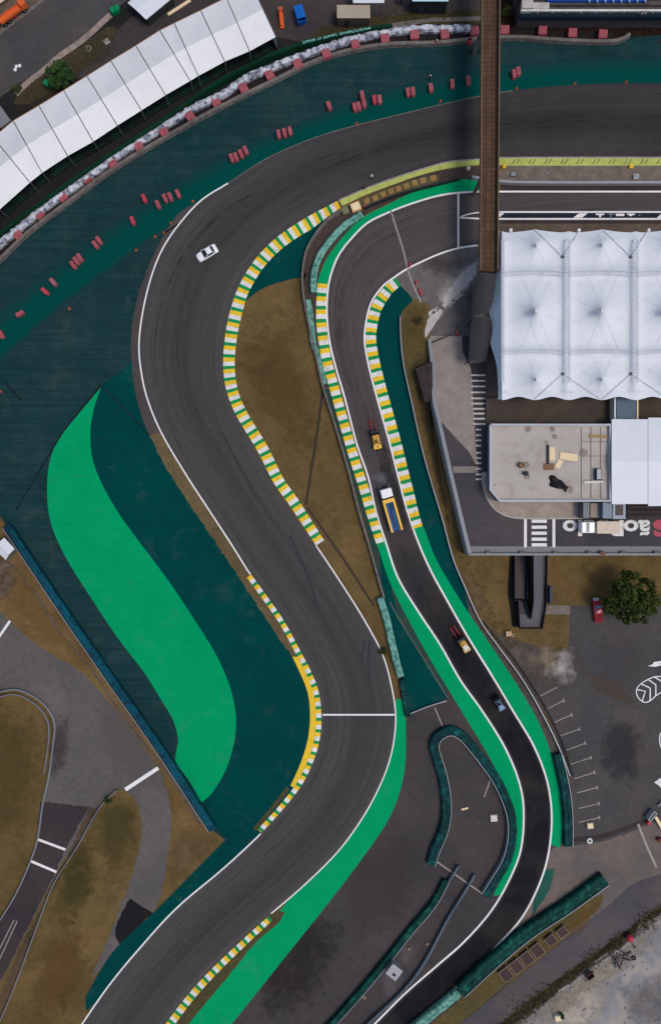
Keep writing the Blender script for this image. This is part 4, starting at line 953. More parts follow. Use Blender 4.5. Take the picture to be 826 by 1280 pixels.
# blue skip, orange post machine, bins
sk = thing('skip', 'blue open waste skip standing on the dark yard', 'skip', G(375, 16.5, 1.6), R(-74 + 180))
def tub(mb, lx, ly, h, t=.08, fl=.8):
    o = [(-lx/2*fl, -ly/2*fl), (lx/2*fl, -ly/2*fl), (lx/2*fl, ly/2*fl), (-lx/2*fl, ly/2*fl)]
    q = [(-lx/2, -ly/2), (lx/2, -ly/2), (lx/2, ly/2), (-lx/2, ly/2)]
    k = [(x * (1 - 2 * t / lx), y * (1 - 2 * t / ly)) for x, y in q]; kk = [(x * .92, y * .92) for x, y in o]
    vs = [(x, y, .1) for x, y in o] + [(x, y, h) for x, y in q] + [(x, y, h) for x, y in k] + [(x, y, .2) for x, y in kk]
    fs = [[3, 2, 1, 0]]
    for i in range(4):
        j = (i + 1) % 4
        fs += [[i, j, 4 + j, 4 + i], [4 + i, 4 + j, 8 + j, 8 + i], [8 + i, 8 + j, 12 + j, 12 + i]]
    fs.append([12, 13, 14, 15]); return mb.add(vs, fs)
tub(MB(), 3.4, 1.75, 1.6).build('body', blue_m, sk)
lid = MB(); lid.box((.35, 0, 1.64), (2.6, 1.7, .08), bev=.03); lid.box((.35, 0, 1.69), (2.4, .1, .05)); lid.build('cover', blue_m, sk)
og = thing('access_lift', 'thin orange lift machine standing near the blue skip', 'lift', G(351.5, 22, 1), R(95))
MB().box((0, 0, .35), (3.4, .85, .35), bev=.05).build('chassis', orange_m, og)
a_ = MB(); a_.tube((-1.5, 0, .8), (1.5, 0, 1.1), .16); a_.tube((-1.5, .2, 1.0), (1.0, .2, 1.3), .1); a_.build('boom', orange_m, og)
MB().box((1.6, 0, 1.0), (.6, .9, .8), bev=.04).build('basket', M('worn_orange', (168, 84, 58), .1, 1, .6), og)
def wheels(o, xs, y, r, w, rim=True):
    for x in xs:
        for s_ in (-1, 1):
            t = MB().ring((x, s_ * y, r), r - w * .45, w * .45, 16, 8, axis='Y').build('wheel', black_m, o)
            if rim: MB().tube((x, s_ * y - .04, r), (x, s_ * y + .04, r), r * .55, 12).build('rim', steel, t)
wheels(og, (-1.2, 1.2), .42, .26, .2, False)
for x, y, a, lab in ((143.5, 10.5, 28, 'green wheeled bin with two lids at end of sandy path'), (58.5, 103, -40, 'green wheeled bin half hidden under the small tree')):
    b_ = thing('waste_bin', lab, 'bin', G(x, y, 1.2), R(a), None)
    tub(MB(), 1.9 if a > 0 else 1.3, 1.1, 1.15, fl=.85).build('body', greenbin, b_)
    l_ = MB(); l_.box((-.42 if a > 0 else 0, 0, 1.2), (.8 if a > 0 else 1.1, 1.05, .1), bev=.04)
    if a > 0: l_.box((.48, 0, 1.2), (.8, 1.05, .1), bev=.04)
    l_.build('lid', greenbin, b_); wheels(b_, (-.5, .5), .45, .12, .1, False)
mh = MB().ring((0, 0, .06), .5, .18, 20, 8).build('concrete_ring', conc_d, None, W(111, 61)); tag(mh, 'round concrete ring lying on grass near the marquee', 'concrete ring')
ms = MB().box((0, 0, .06), (1.1, 1.1, .12), R(35), .02).build('concrete_slab', conc, None, W(134, 52)); tag(ms, 'square concrete slab set in dark ground near the marquee', 'slab')
for x, y, lab in ((25.5, 83, 'upper right white bag of the three on yard road'), (21.5, 84, 'middle white bag of the three on yard road'), (20, 88, 'lowest white bag of the three on yard road')):
    mb = MB(); secs_ = []
    for k in range(6):
        t = k / 5; rr = .34 * math.sin(math.pi * (.12 + .8 * t)) * (1 + .15 * rnd.random())
        secs_.append([(rr * math.cos(q * math.pi / 4), rr * math.sin(q * math.pi / 4) * 1.1, .45 * t) for q in range(8)])
    o = mb.loft(secs_).build('white_bag', shirt_w, None, True, W(x, y)); tag(o, lab, 'bag', 'white bags on the yard road')
# orange truck top left
ot = thing('flatbed_truck', 'orange flatbed truck parked at kerb in the top left corner', 'truck', G(14, 16, 1.3), ang(30, -22))
ch = MB(); ch.box((0, 0, .75), (6.2, .8, .25)); ch.build('chassis', steel_d, ot)
bd = MB(); bd.box((-.35, 0, 1.05), (5.0, 1.25, .3), bev=.04); bd.box((-.35, .58, 1.35), (5.0, .08, .35)); bd.box((-.35, -.58, 1.35), (5.0, .08, .35)); bd.build('bed', orange_m, ot)
cb = MB(); cb.box((2.85, 0, 1.35), (1.3, 1.35, 1.5), bev=.14); cb.build('cab', orange_m, ot)
MB().box((3.42, 0, 1.65), (.25, 1.15, .6), bev=.04).build('windscreen', glass, ot)
wheels(ot, (-2.2, -1.2, 2.6), .62, .45, .3)
o = MB().box((0, 0, .9), (5.4, .42, .25), bev=.04).build('timber_beam', wood_l, None, W(4, 6), ang(30, -20)); tag(o, 'cream beam beside the orange truck in the corner', 'beam')
o = MB().box((0, 0, .25), (.7, .6, .5), R(30), .05).build('red_crate', red_b, None, W(20, 21)); tag(o, 'small dark red crate beside the orange truck', 'crate')
sh = container('guard_hut', -8, 132, 8, 158, 2.4, conc_d, 'grey flat roofed hut at the left edge by marquee', 'hut', R(35), M('grey_roof', (120, 120, 124), .1, 1, .7))

# ------------------------------------------------------------------ GRANDSTAND top right
gs = thing('grandstand', 'grandstand with blue seating and white rail at top right', 'grandstand', W(740, 0)); go = -gs.location
gh = 4.0
def rect(mb, x0, y0, x1, y1, z0, z1):
    a = W(x0, y0, z1); b = W(x1, y1, z1); mb.box(((a.x + b.x) / 2, (a.y + b.y) / 2, (z0 + z1) / 2), (abs(b.x - a.x), abs(a.y - b.y), z1 - z0))
mb = MB(); rect(mb, 651, 6, 1000, 17, 0, gh); rect(mb, 651, -2, 1000, 6.2, 0, gh + .5); rect(mb, 651, -12, 1000, -1.8, 0, gh + 1); rect(mb, 651, -40, 1000, -11.8, 0, gh + 2)
o = mb.build('terrace', M('stand_concrete', (82, 78, 78), .12, .8, .9, c2=(66, 62, 62)), gs); o.location = go
mb = MB(); rect(mb, 651, 11.6, 1000, 13.4, gh + .7, gh + 1.0)
for x in range(655, 1000, 18): rect(mb, x, 11.9, x + .8, 13.0, gh, gh + .9)
o = mb.build('front_rail', kerb_w, gs); o.location = go
mb = MB(); rect(mb, 683, -2, 808, 1.4, gh + .52, gh + .9); rect(mb, 683, -8, 808, -3, gh + 1.0, gh + 1.4)
o = mb.build('seat_row', blue_seat, gs); o.location = go
for x in range(735, 806, 10):
    mb = MB(); rect(mb, x, -.6, x + 2.4, 2, gh + .9, gh + 1.15); o = mb.build('seat_marker', palebluem, gs); o.location = go
mb = MB(); rect(mb, 651, 17.2, 1000, 21, 2.8, gh - .1)
o = mb.build('fascia', M('dark_blue_fascia', (18, 34, 46), .1, 1, .7), gs); o.location = go
mb = MB(); rect(mb, 652, 0, 666, 10, gh, gh + 1.4); rect(mb, 666, 3, 686, 11, gh, gh + .8)
o = mb.build('stair_block', conc_l, gs); o.location = go
mb = MB(); a = W(803, 16, gh + 1); mb.box((a.x, a.y, gh + 1.1), (.15, 1.0, .15), R(-40)); mb.box((a.x + .6, a.y, gh + 1.1), (.15, 1.0, .15), R(-40)); o = mb.build('flag_bracket', conc, gs); o.location = go

# ------------------------------------------------------------------ FOOTBRIDGE
BZ = 8.0
br = thing('footbridge', 'brown boarded footbridge crossing above track and pit lane', 'footbridge', W(612, 180)); bo = -br.location
mb = MB()
def deckseg(mb, x0, x1, y0, y1, z1, th, x0b=None, x1b=None):
    x0b = x0 if x0b is None else x0b; x1b = x1 if x1b is None else x1b
    q = [W(x0, y0, z1), W(x1, y0, z1), W(x1b, y1, z1), W(x0b, y1, z1)]
    mb.prism([(p.x, p.y) for p in q][::-1], z1 - th, z1)
deckseg(mb, 601.5, 623.5, -60, 339, BZ, .6, 599, 620.5)
o = mb.build('deck', bridge_m, br); o.location = bo
mb = MB()
a0, a1 = W(601.5, -60, BZ), W(599, 339, BZ); b0, b1 = W(623.5, -60, BZ), W(620.5, 339, BZ)
n = 210
for i in range(n):
    t = (i + .5) / n; a = a0.lerp(a1, t); b = b0.lerp(b1, t)
    if i % 3 == 0: mb.box(((a.x + b.x) / 2, a.y, BZ + .02), ((b.x - a.x) * .95, .08, .05))
for k in (.33, .66):
    p0 = a0.lerp(b0, k); p1 = a1.lerp(b1, k); c = (p0 + p1) / 2
    mb.box((c.x, c.y, BZ + .03), (.1, (p1 - p0).length, .05), math.atan2((p1 - p0).y, (p1 - p0).x) - R(90))
o = mb.build('board_joint', M('board_joint', (70, 53, 42), .15, 1.2, .9), br); o.location = bo
for p0, p1 in ((a0, a1), (b0, b1)):
    c = (p0 + p1) / 2; mb = MB(); mb.box((c.x, c.y, BZ + .4), (.2, (p1 - p0).length, 1.1), math.atan2((p1 - p0).y, (p1 - p0).x) - R(90))
    o = mb.build('parapet', bridge_e, br); o.location = bo
for y in (32, 218, 335):
    mb = MB(); a = W(603, y, BZ); b = W(620, y, BZ)
    for p in (a, b): mb.box((p.x, p.y, (BZ - .6) / 2), (.5, .6, BZ - .6))
    mb.box(((a.x + b.x) / 2, a.y, BZ - .9), ((b.x - a.x) + .6, .7, .6)); o = mb.build('pier', conc_d, br); o.location = bo
# covered stair down to the paddock
st = thing('stair_canopy', 'black corrugated roof over stairs at lower end of footbridge', 'stair canopy', W(604, 400)); so = -st.location
for nm, pts in (('roof', [((597.5, 342), (618.8, 342), 8.8), ((596, 358), (618.5, 358), 8.3), ((594.5, 375), (616.5, 375), 7.8), ((592.5, 392), (610.5, 393), 7.2)]), ('lower_roof', [((591, 396), (611.5, 396), 6.6), ((589, 412), (614.5, 412), 6.0), ((587, 432), (611, 432), 5.4), ((585, 451), (607.5, 451), 4.8)])):
    mb = MB(); rows = []
    ex = []
    for i in range(len(pts) - 1):
        for k in range(12):
            t = k / 12; (a, b, z), (a2, b2, z2) = pts[i], pts[i + 1]
            ex.append((a[0] + (a2[0] - a[0]) * t, b[0] + (b2[0] - b[0]) * t, a[1] + (a2[1] - a[1]) * t, z + (z2 - z) * t))
    ex.append((pts[-1][0][0], pts[-1][1][0], pts[-1][0][1], pts[-1][2]))
    vs = []; fs = []
    for i, (xa, xb, y, z) in enumerate(ex):
        for j in range(7):
            u = j / 6; vs.append(W(xa + (xb - xa) * u, y, z + .45 * math.sin(math.pi * u) + (.07 if i % 2 else 0)))
    for i in range(len(ex) - 1):
        for j in range(6): fs.append([i * 7 + j, i * 7 + j + 1, (i + 1) * 7 + j + 1, (i + 1) * 7 + j])
    o = mb.add(vs, fs).build(nm, roof_b, st); o.location = so
mb = MB()
for i in range(20):
    t = i / 19; y = 342 + 108 * t; z = 6.6 - 4.4 * t; xa = 599 - 12 * t; xb = 617 - 10 * t
    a = W(xa, y, z); b = W(xb, y, z); mb.box(((a.x + b.x) / 2, a.y, z / 2), (b.x - a.x, .95, z))
o = mb.build('stair_flight', conc_d, st); o.location = so
mb = MB()
for xa, y, z in ((592, 396, 6.5), (611.5, 396, 6.5), (585.5, 450, 4.7), (607, 450, 4.7)):
    p = W(xa, y, z); mb.tube((p.x, p.y, 0), p, .1, 8)
o = mb.build('post', steel_d, st); o.location = so

# ------------------------------------------------------------------ PADDOCK ROOF
pr = thing('paddock_canopy', 'huge white tensile canopy with cone peaks over the pit building', 'canopy roof', W(720, 395)); po = -pr.location
XB = [627, 709, 794, 879, 964, 1049]; YB = [287, 341, 441, 499]
pk = []
for i in range(5):
    cx = (XB[i] + XB[i + 1]) / 2 + (2 if i == 0 else 1)
    pk += [(cx, 306, .9), (cx, 389, 1.6), (cx, 474, .9)]
CZ = 8.0
def canopy(x, y):
    z = CZ
    for cx, cy, h in pk:
        d = math.hypot(x - cx, (y - cy) * (1 if h > 1 else 1.15))
        if d < 90: z += h * (1.1 * math.exp(-d / 8) + 1.5 * math.exp(-d / 26))
    for xb in XB: z += .55 * math.exp(-((x - xb) / 7) ** 2) * (1 if 300 < y < 490 else .3)
    for yb in YB[1:3]: z += .55 * math.exp(-((y - yb) / 6) ** 2)
    if y < 300: z -= (300 - y) * .05
    if y > 487: z -= (y - 487) * .05
    return z
def edge_y(x, top):
    k = ((x - 627) / 83.5) % 1.0
    if top: return 286.5 + 4.2 * abs(math.cos(math.pi * k)) ** .8 * (1 - .35 * math.exp(-((k if k < .5 else 1 - k) / .05) ** 2))
    return 500 - 4.5 * (math.sin(math.pi * k * 2) ** 2) * .9
nx, ny = 190, 110; vs = []; fs = []; X1 = 1000
for i in range(nx + 1):
    x = 627 + (X1 - 627) * i / nx
    y0, y1 = edge_y(x, True), edge_y(x, False)
    for j in range(ny + 1):
        y = y0 + (y1 - y0) * j / ny; vs.append(W(x, y, canopy(x, y)))
for i in range(nx):
    for j in range(ny): a = i * (ny + 1) + j; fs.append([a, a + 1, a + ny + 2, a + ny + 1])
o = MB().add(vs, fs).build('membrane', roof_w, pr, True); o.location = po
ed = cr([(623, 288), (622.5, 305), (622, 325), (619, 345), (615, 370), (611, 392), (614, 404), (614.5, 416), (612.5, 428), (617, 444), (620.5, 458), (622, 480), (622.5, 499)], .8)
vs = []; fs = []
for i, (x, y) in enumerate(ed):
    k = i / (len(ed) - 1); drop = 1.0 + 1.8 * min(1, abs(622.8 - x) / 9)
    A = W(627, min(max(y, edge_y(627, True)), edge_y(627, False)), canopy(627, y)); B = W(x, y, CZ - drop)
    for q in range(4): vs.append(A.lerp(B, q / 3) - Vector((0, 0, .25 * math.sin(math.pi * q / 3))))
for i in range(len(ed) - 1):
    for q in range(3): a = i * 4 + q; fs.append([a, a + 1, a + 5, a + 4])
o = MB().add(vs, fs).build('side_flap', M('bluish_fabric', (200, 212, 224), .03, .6, .6), pr, True); o.location = po
def truss(p0, p1, w, n, name='truss'):
    mb = MB(); pts = [(p0[0] + (p1[0] - p0[0]) * i / n, p0[1] + (p1[1] - p0[1]) * i / n) for i in range(n + 1)]
    dx, dy = p1[0] - p0[0], p1[1] - p0[1]; L = math.hypot(dx, dy); nx_, ny_ = -dy / L * w / 2, dx / L * w / 2
    bow = 2.2
    prev = None
    for i, (x, y) in enumerate(pts):
        t = i / n; k = bow * (4 * t * (1 - t)) if abs(dx) > abs(dy) else 0
        y -= k * .9
        A = W(x + nx_, y + ny_, canopy(x, y) + .3); B = W(x - nx_, y - ny_, canopy(x, y) + .3)
        if prev:
            mb.tube(prev[0], A, .06, 5); mb.tube(prev[1], B, .06, 5)
        mb.tube(A, B, .045, 5); prev = (A, B)
    o = mb.build(name, truss_m, pr); o.location = po
for xb in XB[:5]:
    for y0, y1 in ((300, 341), (341, 441), (441, 478)):
        truss((xb if xb != 627 else 628, y0), (xb if xb != 627 else 628, y1), 6 if xb != 627 else 3, int((y1 - y0) / 4))
for i in range(4):
    for yb in (341.5, 440):
        truss((XB[i] + 4, yb + 1), (XB[i + 1] - 4, yb + 1), 5, 20)
for i, (cx, cy, h) in enumerate(pk):
    mb = MB(); p = W(cx, cy, canopy(cx, cy)); r_ = .55 if h > 1 else .3
    mb.tube(p - Vector((0, 0, .5)), p + Vector((0, 0, .22)), r_, 12, r_ * .6); o = mb.build('peak_cap', kerb_w if h > 1 else truss_m, pr); o.location = po
seam_w = M('canopy_seam', (190, 194, 200), .04, 1, .7)
for i in range(3):
    for j, (cx, cy, h) in enumerate(pk[i * 3:i * 3 + 3]):
        mb = MB(); x0, x1, y0, y1 = XB[i] + 2, XB[i + 1] - 2, YB[j] + 5, YB[j + 1] - 5
        for k in range(8):
            a = 2 * math.pi * (k + .5) / 8; dx, dy = math.cos(a), math.sin(a); t = min((x1 - cx if dx > 0 else x0 - cx) / dx, (y1 - cy if dy > 0 else y0 - cy) / dy)
            prev = None
            for q in range(3, 11):
                px, py = cx + dx * t * q / 10, cy + dy * t * q / 10; w_ = W(px, py, canopy(px, py) + .02)
                if prev is not None: mb.tube(prev, w_, .018, 4)
                prev = w_
        o = mb.build('membrane_seam', seam_w, pr); o.location = po
for xb in XB[1:5]:
    for yb, d in ((321, -1), (467.5, 1)):
        mb = MB(); p = W(xb - 6, yb, canopy(xb - 6, yb)); mb.tube(p - Vector((0, 0, .2)), p + Vector((0, 0, .12)), .42, 10, .3); o = mb.build('mast_opening', M('recess_shade_grey', (92, 94, 98), .1, 1, .6), pr); o.location = po  # solid grey cone, recess shade of the opening put into its colour
        mb = MB()
        for tx, ty in ((xb - 41, 287.5 if d < 0 else 498.5), (xb + (15 if d < 0 else 41), 288.5 if d < 0 else 498.5)):
            a = p; b = W(tx, ty, CZ + .1); prev = a
            for k in range(1, 9):
                q = a.lerp(b, k / 8); px = xb - 6 + (tx - xb + 6) * k / 8; py = yb + (ty - yb) * k / 8
                q = W(px, py, canopy(px, py) + .12); mb.tube(prev, q, .09, 5); prev = q
        o = mb.build('tie_rod', truss_m, pr); o.location = po
for x in (638, 723, 810, 895):
    mb = MB(); p = W(x, 288, CZ + .3); mb.tube((p.x, p.y, 0), p, .12, 8); mb.tube(p - Vector((0, 0, .2)), p + Vector((0, 0, .25)), .36, 12, .28); o = mb.build('mast', kerb_w, pr); o.location = po
pb = thing('pit_building', 'pit building with dark walls beneath the white canopy', 'building', W(720, 395)); pbo = -pb.location
mb = MB(); a = W(646, 300); b = W(1000, 486)
mb.box(((a.x + b.x) / 2, (a.y + b.y) / 2, 3.1), (b.x - a.x - 2, a.y - b.y - 4, 6.2)); o = mb.build('wall', M('dark_facade', (62, 60, 62), .1, 1, .8), pb); o.location = pbo
for k in range(8):
    mb = MB(); x = 652 + k * 40; p = W(x + 14, 306); mb.box((p.x, a.y - 1.95, 1.7), (4.6, .12, 3.4)); o = mb.build('garage_door', steel, pb); o.location = pbo
# posts and awning at the back
aw = thing('rear_awning', 'bluish grey flat awning between two white posts behind canopy', 'awning', W(782, 510, 5)); ao = -aw.location
mb = MB(); p0 = W(770, 496, 5); p1 = W(795, 524, 5); mb.box(((p0.x + p1.x) / 2, (p0.y + p1.y) / 2, 5), (p1.x - p0.x, p0.y - p1.y, .15)); o = mb.build('panel', M('blue_grey_sheet', (84, 100, 116), .08, .8, .5), aw); o.location = ao
for x in (768.2, 796.4):
    mb = MB(); p0 = W(x, 497, 5.3); p1 = W(x, 524, 5.3); mb.box(((p0.x + p1.x) / 2, (p0.y + p1.y) / 2, 4.2), (.28, p0.y - p1.y, 2.2)); o = mb.build('side_beam', wood_l if x > 780 else kerb_w, aw); o.location = ao

# ------------------------------------------------------------------ PADDOCK DECK
def zr(y): return ZD * min(1, max(0, (y - 425) / 110.0))
mb = MB(); rows = []
Ledge = [(536, 420), (539, 440), (541, 470), (541.5, 500), (547, 528), (556, 565), (566, 608), (576.5, 650), (586, 692)]
ys = [420 + k * 8 for k in range(35)]; 
def lx(y):
    for (x0, y0), (x1, y1) in zip(Ledge, Ledge[1:]):
        if y0 <= y <= y1: return x0 + (x1 - x0) * (y - y0) / (y1 - y0)
    return Ledge[-1][0]
vs = []; fs = []
for y in ys:
    z = zr(y) + .03
    for x in (lx(y), max(lx(y) + 8, 588), 607): vs.append(W(x, y, z))
for i in range(len(ys) - 1):
    for j in range(2): fs.append([i * 3 + j, i * 3 + j + 1, i * 3 + j + 4, i * 3 + j + 3])
mb.add(vs, fs)
q = [W(607, y, zr(y) + .03) for y in (500, 692)]
struct(mb.build('service_road', asphalt('service_asphalt', (66, 64, 68), (8, 4, 2))))
sheet('deck', [(607, 497), (1000, 497), (1000, 692), (607, 692)], ZD + .03, asph_deck)
sheet('deck', [(607, 497), (1000, 497), (1000, 529), (607, 529)], ZD + .04, asphalt('deck_brown', (72, 64, 58), (12, 6, 2)))
# pale concrete of the drive
vs = []; fs = []
prof = [(420, 537, 577), (440, 539.5, 578), (460, 541, 588), (480, 542, 590), (500, 543, 591), (520, 546, 592), (535, 558, 593), (550, 572, 594), (565, 586, 595), (580, 594, 597)]
for y, xa, xb in prof:
    for x in (xa, (xa + xb) / 2, xb): vs.append(W(x, y, zr(y) + .045))
for i in range(len(prof) - 1):
    for j in range(2): fs.append([i * 3 + j, i * 3 + j + 1, i * 3 + j + 4, i * 3 + j + 3])
struct(MB().add(vs, fs).build('concrete_drive', M('drive_concrete', (146, 136, 128), .10, .5, .9, c2=(128, 118, 112), bmp=.1)))
sheet('painted_patch', [(565, 583), (598, 583), (598, 591), (567, 591)], ZD + .05, M('pale_patch', (122, 114, 108), .1, 1, .9))
for i, y in enumerate((469, 476, 483, 490.5, 498, 504.5, 511, 517, 523.4, 530)):
    a = 588 + (i > 5) * 3; pts = [(a, y - 1.05), (606.5, y - 1.05), (606.5, y + 1.05), (a, y + 1.05)]
    o = MB().add([W(px, py, zr(y) + .062) for px, py in pts], [[3, 2, 1, 0]]).build('crossing_bar', M('scuffed_white', (192, 186, 180), .1, 2, .8, c2=(150, 143, 138), lo=.5, hi=.72)); struct(o)
for y in (537, 544, 550.5, 557, 566, 572.5, 579, 586, 593, 599):
    sheet('crossing_bar', [(594.5, y - 1.1), (601.5, y - 1.1), (601.5, y + 1.1), (594.5, y + 1.1)], ZD + .062, MATS['scuffed_white'])
sheet('pavement', cr([(603, 590), (603, 606), (609, 624), (620, 638), (634, 645.5), (650, 648)]) + [(727, 648), (727, 620), (612, 600), (608, 590)], ZD + .06, M('pavement_concrete', (158, 146, 134), .10, .6, .9, c2=(138, 126, 114)))
line('pavement_kerb', [(603, 590), (603, 606), (609, 624), (620, 638), (634, 645.5), (650, 648), (727, 648)], .22, ZD + .07, conc_l)
sheet('deck_edge', [(583, 683), (1000, 683), (1000, 691), (585.5, 691)], ZD + .05, M('deck_edge_concrete', (122, 122, 122), .08, .8, .85))
# retaining walls
mb = wall([(536, 422), (541, 470), (541.5, 500), (548, 528), (566, 608), (586, 693)], [(-.3, 0), (-.3, 1), (.3, 1), (.3, 0)], step=1.0, smooth=False)
vs2 = []
rw = thing('retaining_wall', 'grey retaining wall with parapet around the raised paddock deck', 'retaining wall', W(586, 693)); ro = -rw.location
mb = MB(); pp = cr([(536, 425), (541, 470), (541.5, 500), (548, 528), (566, 608), (586, 692)], 1.2); secs_ = []
N = None; Pz = [W(x, y, zr(y)) for x, y in pp]; N = normals(Pz)
for p, n in zip(Pz, N):
    secs_.append([Vector((p.x, p.y, 0)) - n * .35, Vector((p.x, p.y, p.z + .9)) - n * .35, Vector((p.x, p.y, p.z + .9)) + n * .35, Vector((p.x, p.y, 0)) + n * .35])
mb.loft(secs_); o = mb.build('side_parapet', M('parapet_grey', (134, 136, 138), .08, .8, .8), rw); o.location = ro
mb = MB(); a = W(585.5, 693, ZD + .9); b = W(1000, 693, ZD + .9); mb.box(((a.x + b.x) / 2, a.y, (ZD + .9) / 2), (b.x - a.x, .4, ZD + .9)); o = mb.build('front_parapet', MATS['parapet_grey'], rw); o.location = ro
mb = MB()
for x in range(610, 1000, 42):
    p = W(x, 690.5, ZD + .5); mb.box((p.x, p.y, ZD + .35), (1.0, .5, .6), bev=.03)
o = mb.build('planter_block', conc_d, rw); o.location = ro
sp = MB().box((0, 0, ZD + .55), (1.0, .7, 1.0), bev=.06).build('utility_box', M('brown_box', (110, 74, 66), .1, 1, .7), None, W(743, 690, 0)); tag(sp, 'small brown box on the deck edge below the box truck', 'box')

# crossing below + markings on the deck
for x0, x1 in ((654.5, 658), (690, 693.5)):
    sheet('crossing_edge', [(x0, 649), (x1, 649), (x1, 684), (x0, 684)], ZD + .06, white_p)
for y in (651.5, 659, 666.5, 674, 681):
    sheet('crossing_bar', [(664, y - 2), (683, y - 2), (683, y + 2), (664, y + 2)], ZD + .06, white_p)
def deck_text(s, px, py, size, mat, off=.02, xs=1.0):
    cu = bpy.data.curves.new('deck_lettering', 'FONT'); cu.body = s; cu.size = size; cu.align_x = 'CENTER'; cu.offset = off; cu.resolution_u = 5
    o = bpy.data.objects.new('t', cu); col.objects.link(o); dg = bpy.context.evaluated_depsgraph_get(); dg.update()
    me = bpy.data.meshes.new_from_object(o.evaluated_get(dg)); bpy.data.objects.remove(o)
    me.materials.clear(); me.materials.append(mat)
    t = bpy.data.objects.new('deck_lettering', me); col.objects.link(t); t.location = W(px, py, ZD + .065); t.rotation_euler.z = math.pi; t.scale.x = xs
    return struct(t)
base_y = 651
for s, x in (('o', 712), ('l', 724.5), ('u', 737), ('a', 754), ('P', 771.5), ('o', 788), ('ã', 804.5)):
    deck_text(s, x, base_y, 4.2, kerb_w, .13, 1.25)
deck_text('S', 828, base_y, 4.2, pink_p, .22, 1.9)
# terrace building
tb = thing('terrace_building', 'flat concrete roof terrace building with parapet behind the canopy', 'building', W(688, 578)); tbo = -tb.location
TZ = 6.0
outline = [(613, 531), (762, 531), (762, 626), (624, 626), (613, 612)]
q = [W(x, y, TZ) for x, y in outline]; mb = MB().prism([(p.x, p.y) for p in q][::-1], ZD + .02, TZ); o = mb.build('wall', conc_d, tb); o.location = tbo
rf = M('roof_slab', (170, 162, 153), .08, .45, .9, c2=(148, 138, 130), lo=.5, hi=.75, bmp=.1)
q = [W(x, y, TZ + .03) for x, y in ((614, 532), (761, 532), (761, 625), (624.5, 625), (614, 611.5))]; mb = MB().add(q, [[4, 3, 2, 1, 0]]); o = mb.build('roof', rf, tb); o.location = tbo
path = outline + [outline[0]]
o = wall(path, [(-.22, 0), (-.22, .7), (.22, .7), (.22, 0)], z=TZ, step=99, smooth=False).build('parapet', M('pale_parapet', (168, 172, 178), .07, .8, .75), tb); o.location = tbo
mb = MB()
for x in (726, 738, 750): a = W(x, 534, TZ + .07); b = W(x, 623, TZ + .07); mb.box(((a.x + b.x) / 2, (a.y + b.y) / 2, TZ + .07), (.14, a.y - b.y, .06))
for y in (552, 570, 600): a = W(726, y, TZ + .075); b = W(760, y, TZ + .075); mb.box(((a.x + b.x) / 2, a.y, TZ + .078), (b.x - a.x, .1, .05))
o = mb.build('roof_joint', M('joint_grey', (110, 102, 98), .1, 1, .8), tb); o.location = tbo
stain = M('roof_stain', (118, 108, 102), .2, 1.2, .9, c2=(150, 140, 132), lo=.4, hi=.6)
mb = MB()
for x, y, r_ in ((692, 546, 4.5), (657, 581.5, 5), (658, 596, 4.5), (728, 566, 6), (682, 553, 3), (690, 536, 4), (712, 612, 6), (618, 606, 2), (660, 535, 6)):
    pts = cr([(x + r_ * rnd.uniform(.6, 1.1) * math.cos(k * .9), y + r_ * rnd.uniform(.6, 1.1) * math.sin(k * .9)) for k in range(7)], .2, closed=True)
    o = MB().add([W(a, b, TZ + .045) for a, b in pts], [list(range(len(pts)))[::-1]]).build('stain', stain, tb); o.location = tbo
def roofobj(name, x, y, d, rz, mat, label, cat, bev=.02):
    p = W(x, y, TZ + .05); o = MB().box((0, 0, d[2] / 2), d, 0, bev).build(name, mat, None, loc=p, rz=rz); return tag(o, label, cat)
roofobj('plywood_sheet', 689.5, 567, (1.1, 2.5, .12), 0, wood_l, 'upright cream plywood sheet on concrete terrace beside dark beam', 'plywood')
roofobj('plywood_sheet', 710, 571, (3.4, 1.35, .14), R(-8), wood_l, 'largest cream plywood sheet on the concrete terrace', 'plywood')
roofobj('plywood_sheet', 698, 580, (1.0, 1.7, .12), R(-28), wood_l, 'small slanted cream plywood sheet on terrace', 'plywood')
roofobj('steel_beam', 684, 568, (.42, 3.7, .3), 0, steel_d, 'dark narrow steel beam lying on the terrace', 'beam')
pl = thing('pallet', 'brown wooden pallet lying on the concrete terrace', 'pallet', W(685.5, 583.5, TZ + .05))
mb = MB()
for k in range(6): mb.box((0, -.55 + k * .22, .16), (1.95, .17, .05))
mb.build('slat', wood_m, pl); mb = MB()
for x in (-.85, 0, .85): mb.box((x, 0, .07), (.12, 1.3, .12))
mb.build('bearer', wood_m, pl)
for x, y, r_, m, lab, in ((650, 581.5, .55, M('ochre_rust', (150, 116, 66), .2, 2, .7, c2=(90, 74, 50)), 'ochre rusty drum standing on the concrete terrace'), (656, 592, .42, steel_d, 'small dark drum below the ochre drum on terrace')):
    t = thing('drum', lab, 'drum', W(x, y, TZ + .05)); MB().tube((0, 0, 0), (0, 0, .8), r_, 16).build('body', m, t); MB().ring((0, 0, .8), r_ * .9, .06).build('rim', steel_d, t)
tp_ = thing('tarpaulin_heap', 'crumpled black tarpaulin heap on the concrete terrace', 'tarpaulin', W(697, 605, TZ + .05))
mb = MB(); n = 26; vs = []; fs = []
outl = [(-11, -8), (-9, -10.5), (-4, -10), (-1, -6.5), (4, -4.5), (9, 1), (12.5, 4), (11, 6), (9.5, 10), (7.5, 8), (8, 5), (2, 6), (-6, 4), (-10.5, 2), (-9.5, -3)]
pts = cr(outl, .12, closed=True)
